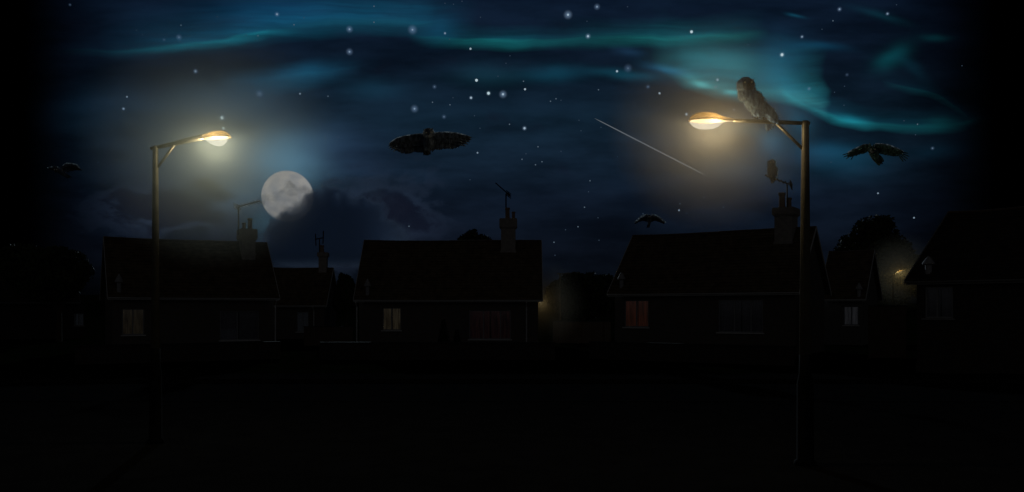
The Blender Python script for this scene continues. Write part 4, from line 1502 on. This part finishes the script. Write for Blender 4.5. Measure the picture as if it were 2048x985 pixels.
# the drifting cloud bank that half covers the moon: a real volume with ragged density
def cloud_mat(kc, half):
    m = bpy.data.materials.new('night_cloud')
    m.cycles.volume_step_rate = 0.3
    t, N, L = nt(m)
    out = N.new('ShaderNodeOutputMaterial')

    def math_(op, a, b=None, c=None, clamp=False):
        n = N.new('ShaderNodeMath'); n.operation = op; n.use_clamp = clamp
        for i, x in enumerate((a, b, c)):
            if x is None: continue
            if isinstance(x, (int, float)): n.inputs[i].default_value = x
            else: L.new(x, n.inputs[i])
        return n.outputs[0]

    def rng(x, a, b, c=0.0, d=1.0, sm=True):
        n = N.new('ShaderNodeMapRange'); n.interpolation_type = 'SMOOTHSTEP' if sm else 'LINEAR'
        for i, v in enumerate((a, b, c, d)): n.inputs[i + 1].default_value = v
        L.new(x, n.inputs[0]); return n.outputs[0]

    def curve(x, pts):
        n = N.new('ShaderNodeFloatCurve'); n.mapping.use_clip = False
        c = n.mapping.curves[0]; pts = sorted(pts)
        c.points[0].location = pts[0]; c.points[1].location = pts[-1]
        for p in pts[1:-1]: c.points.new(*p)
        for p in c.points: p.handle_type = 'AUTO_CLAMPED'
        n.mapping.update(); L.new(x, n.inputs['Value']); return n.outputs[0]

    tc = N.new('ShaderNodeTexCoord')
    sx = N.new('ShaderNodeSeparateXYZ'); L.new(tc.outputs['Object'], sx.inputs[0])

    def fbm(scale, detail, loc):
        mp = N.new('ShaderNodeMapping'); mp.inputs['Location'].default_value = loc
        mp.inputs['Scale'].default_value = (1 / kc, .6 / kc, 1 / kc)
        L.new(tc.outputs['Object'], mp.inputs[0])
        n = N.new('ShaderNodeTexNoise'); n.inputs['Scale'].default_value = scale; n.inputs['Detail'].default_value = detail
        n.inputs['Roughness'].default_value = .6
        L.new(mp.outputs[0], n.inputs['Vector']); return n.outputs[0]

    X = math_('DIVIDE', sx.outputs[0], kc)             # metres to cloud units, x right, y down
    Y = math_('DIVIDE', sx.outputs[2], -kc)
    f1 = math_('SUBTRACT', fbm(1 / 26, 5, (3, 1, 8)), .5)
    f2 = math_('SUBTRACT', fbm(1 / 60, 4, (9, 4, 2)), .5)
    xn = rng(X, -150, 210, 0, 1, False)
    top = curve(xn, [((x + 150) / 360, (y + 100) / 200) for x, y in ((-150, 40), (-112, 32), (-95, 2), (-72, -12), (-44, -30), (-24, -48), (0, -58), (40, -56), (90, -40), (150, 0), (210, 60))])
    top = math_('MULTIPLY_ADD', top, 200, -100)
    s1 = math_('ADD', math_('SUBTRACT', Y, top), math_('ADD', math_('MULTIPLY', f1, 110), math_('MULTIPLY', f2, 44)))
    bank = rng(s1, -7, 15)
    vl = curve(xn, [((x + 150) / 360, (y + 100) / 200) for x, y in ((-150, -20), (-110, -44), (-90, -48), (-70, -58), (-55, -72), (-40, -64), (-10, -66), (20, -80), (210, -90))])
    vl = math_('MULTIPLY_ADD', vl, 200, -100)
    s2 = math_('ADD', math_('SUBTRACT', Y, vl), math_('MULTIPLY', f1, 30))
    veil = math_('MULTIPLY', rng(s2, -2, 6), rng(f1, -.14, .16, .12, 1.0))
    lip = math_('MULTIPLY', rng(s2, -3, 2), rng(s2, 11, 3))
    dn = math_('MAXIMUM', math_('MULTIPLY', bank, .085), math_('ADD', math_('MULTIPLY', veil, .015), math_('MULTIPLY', lip, math_('MULTIPLY', rng(f2, -.06, .10), .03))))
    # thins out towards its own edges
    fx = math_('MULTIPLY', rng(X, -146, -112), rng(X, 208, 60))
    fz = math_('MULTIPLY', rng(Y, 98, 70), rng(Y, -98, -84))
    fd = math_('MULTIPLY', rng(sx.outputs[1], -half, -half * .5), rng(sx.outputs[1], half, half * .5))
    dn = math_('MULTIPLY', dn, math_('MULTIPLY', fx, math_('MULTIPLY', fz, fd)))
    pv = N.new('ShaderNodeVolumePrincipled')
    pv.inputs['Color'].default_value = (.60, .76, 1.0, 1)
    pv.inputs['Anisotropy'].default_value = 0
    L.new(dn, pv.inputs['Density'])
    L.new(pv.outputs[0], out.inputs['Volume'])
    return m


CY = 1400
kc = CY / F
b = MB(); b.box((-150 * kc, -30, -100 * kc), (210 * kc, 30, 100 * kc))
cl = b.build('cloud', cloud_mat(kc, 30))
cl.location = at(640, 440, CY)
tag(cl, 'dark ragged cloud bank drifting across the lower half of the moon', 'cloud', None, 'stuff')

b = MB()
p0, p1 = at(1189, 237, 1500), at(1413, 352, 1500)
km = 1500 / F
b.tube([p0.lerp(p1, t) for t in (0, .06, .25, .5, .8, .93, 1)], [.15 * km, .8 * km, 1.1 * km, 1.25 * km, 1.25 * km, 1.0 * km, .1 * km], 8)
tag(b.build('shooting_star', emit('meteor_trail', S(92, 98, 104), 1.0), smooth=True), 'thin pale streak of a shooting star crossing the sky left of the right lamp', 'shooting star')

STARS = [  # px, py, brightness 1..5, halo radius px
    (140, 10, 1, 4), (273, 61, 1, 3), (285, 70, 1, 0), (328, 80, 1, 4), (362, 51, 2, 3), (358, 75, 2, 8), (435, 34, 1, 3), (492, 71, 1, 3), (498, 92, 1, 3),
    (391, 143, 3, 7), (254, 194, 3, 3), (247, 218, 3, 5), (441, 202, 2, 2), (444, 236, 5, 9), (447, 257, 5, 4),
    (516, 72, 2, 3), (554, 29, 3, 6), (588, 50, 2, 3), (608, 36, 1, 0), (699, 59, 3, 9), (748, 13, 2, 2), (748, 45, 2, 2), (699, 104, 3, 9), (825, 60, 3, 12), (890, 67, 3, 4),
    (899, 79, 1, 0), (941, 98, 4, 3), (890, 7, 1, 0), (907, 9, 1, 0), (924, 3, 1, 0), (961, 35, 1, 0), (600, 188, 3, 2), (656, 193, 2, 3), (519, 188, 2, 11), (869, 174, 2, 6),
    (953, 161, 5, 4), (996, 153, 1, 0), (942, 196, 4, 5), (977, 187, 5, 6), (1006, 189, 4, 10), (865, 205, 2, 0), (906, 196, 1, 0), (900, 210, 2, 0), (829, 218, 3, 10), (888, 234, 2, 6),
    (949, 232, 1, 2), (960, 257, 1, 0), (1019, 249, 2, 2), (955, 306, 3, 2), (676, 275, 1, 0), (1012, 127, 1, 0), (1020, 112, 1, 0),
    (1136, 30, 4, 11), (1194, 14, 3, 8), (1174, 43, 1, 0), (1255, 14, 1, 2), (1176, 73, 4, 7), (1383, 64, 5, 5), (1496, 90, 2, 3), (1234, 143, 4, 4), (1256, 137, 2, 11), (1047, 163, 2, 0),
    (1050, 179, 4, 2), (1197, 180, 2, 3), (1296, 174, 2, 6), (1319, 187, 4, 3), (1336, 191, 1, 0), (1435, 160, 4, 4), (1432, 174, 3, 3), (1112, 198, 2, 0), (1101, 203, 2, 0), (1122, 201, 1, 0),
    (1373, 229, 4, 5), (1468, 220, 3, 4), (1360, 207, 1, 0), (1268, 212, 1, 0), (1049, 257, 4, 6), (1202, 255, 1, 0), (1158, 241, 1, 0), (1162, 262, 1, 2), (1076, 294, 2, 0), (1122, 303, 1, 0),
    (1044, 319, 2, 0), (1084, 324, 2, 0), (1071, 330, 2, 0), (1235, 314, 1, 0), (1052, 308, 1, 0), (1530, 288, 1, 3), (1679, 19, 3, 6), (1775, 28, 3, 5), (1793, 10, 1, 2), (1666, 42, 2, 2),
    (1604, 74, 3, 5), (1564, 110, 5, 7), (1694, 150, 1, 5), (1689, 173, 1, 0), (1618, 178, 2, 6), (1669, 185, 1, 3), (1688, 211, 1, 3), (1835, 249, 2, 3), (1831, 270, 1, 3), (1865, 297, 2, 5),
    (1924, 132, 1, 0), (1808, 242, 1, 2), (1662, 325, 1, 3), (1644, 59, 1, 0), (940, 360, 1, 0), (1180, 362, 2, 0), (1177, 384, 1, 0), (1169, 415, 2, 0), (1360, 408, 2, 0), (1447, 415, 2, 0),
    (1408, 395, 2, 0), (1756, 387, 3, 0), (1828, 436, 3, 0), (709, 453, 2, 0), (818, 453, 2, 2), (711, 472, 1, 0), (1108, 485, 2, 0), (1110, 511, 1, 0), (1358, 421, 3, 0), (1373, 427, 1, 0),
    (1286, 428, 1, 2), (1196, 436, 1, 3), (1156, 454, 2, 0), (1131, 460, 1, 0), (1198, 481, 1, 2), (375, 415, 1, 0), (196, 325, 1, 0), (659, 420, 1, 0)]
SMAT = {1: emit('faint_star', S(52, 66, 82), 1), 2: emit('dim_star', S(82, 98, 112), 1), 3: emit('clear_star', S(114, 132, 148), 1), 4: emit('bright_star', S(150, 168, 180), 1), 5: emit('brightest_star', S(178, 198, 206), 1)}
SY = 2400
ks = SY / F
HMAT = {}


def halo_mat(rad, q):
    key = (round(rad), q)
    if key not in HMAT:
        c = S(*{1: (34, 46, 62), 2: (44, 58, 76), 3: (62, 78, 98), 4: (78, 96, 116), 5: (92, 116, 126)}[q])
        HMAT[key] = glow_volume('star_halo', c, 3.6 / (2 * rad * ks), rad * ks)
    return HMAT[key]


LABELS = {
    (247, 218): 'hazy round star high left of the left street lamp', (444, 236): 'hazy double star just above the head of the left street lamp', (554, 29): 'pale star at the top in the blue aurora above the left lamp',
    (699, 59): 'hazy star under the blue aurora ribbon, upper one of a vertical pair', (699, 104): 'hazy star under the blue aurora ribbon, lower one of a vertical pair', (825, 60): 'wide hazy star at the right end of the top left aurora ribbon',
    (890, 67): 'clear star at the left end of the middle aurora ribbon', (941, 98): 'sharp white star just below the middle aurora ribbon', (600, 188): 'sharp small star below the blue glow patch left of centre',
    (953, 161): 'bright star at the top of the cluster above the flying owl', (942, 196): 'bright star at the lower left of the cluster above the flying owl', (977, 187): 'brightest star in the middle of the cluster above the flying owl',
    (1006, 189): 'haloed star at the right of the cluster above the flying owl', (955, 306): 'small clear star just right of the flying owl wing tip', (1136, 30): 'large hazy star at the top right of centre',
    (1194, 14): 'hazy star near the top edge, right of the large hazy star', (1176, 73): 'haloed star on the middle aurora ribbon', (1383, 64): 'bright star on the aurora ribbon above the right lamp',
    (1234, 143): 'bright star beside a dim blur, above the shooting star', (1050, 179): 'sharp tiny bright star right of the star cluster', (1319, 187): 'sharp white star left of the right lamp head',
    (1435, 160): 'upper star of a close pair above the right lamp head', (1049, 257): 'haloed star between the flying owl and the shooting star', (1679, 19): 'hazy star at the top edge right of the right lamp',
    (1775, 28): 'pale star at the top edge, far right of the right lamp', (1604, 74): 'soft star upper right of the perched owl', (1564, 110): 'bright haloed star in the aurora above the perched owl',
    (1756, 387): 'small clear star above the broad tree', (1828, 436): 'small clear star in the gap left of the right edge roof', (1358, 421): 'small clear star right of the tiny owl above the right bungalow'}
GRP = {1: ('very faint speck of a star, hardly visible in the night sky', 'very faint specks of stars'), 2: ('small dim grey white star scattered in the night sky', 'small dim stars')}
proto = {}
for px, py, q, hal in STARS:
    r = {1: 1.0, 2: 1.25, 3: 1.7, 4: 2.1, 5: 2.7}[q] * ks
    key = q
    if key not in proto:
        b = MB(); b.ell((0, 0, 0), (r, r, r), None, 10, 6)
        o = b.build('star', SMAT[q], smooth=True); proto[key] = o
    else:
        o = proto[key].copy(); COL.objects.link(o)
    o.location = at(px, py, SY)
    if (px, py) in LABELS:
        tag(o, LABELS[(px, py)], 'star', 'bright stars')
    else:
        lb, gr = GRP[min(q, 2)]
        if hal >= 4: lb, gr = 'dim star blurred into a small hazy spot', 'dim hazy stars'
        tag(o, lb, 'star', gr)
    if hal >= 4:
        hr_ = hal * ks
        kk = ('h', hal, q)
        if kk not in proto:
            b = MB(); b.ell((0, 0, 0), (hr_,) * 3, None, 14, 8)
            h = b.build('halo', halo_mat(hal, q), o); proto[kk] = h
        else:
            h = proto[kk].copy(); COL.objects.link(h); h.parent = o

# ------------------------------------------------------------------ render settings
sc.view_settings.view_transform = 'Standard'
sc.view_settings.look = 'None'
sc.view_settings.gamma = 1
sc.view_settings.exposure = 0
sc.view_settings.use_curve_mapping = False
sc.render.engine = 'CYCLES'
cy = sc.cycles
cy.use_denoising = True
cy.denoiser = 'OPENIMAGEDENOISE'
cy.max_bounces = 4
cy.diffuse_bounces = 2
cy.glossy_bounces = 2
cy.transparent_max_bounces = 24
cy.volume_bounces = 3
cy.volume_step_rate = 0.35
cy.sample_clamp_indirect = 1.0
cy.use_adaptive_sampling = False
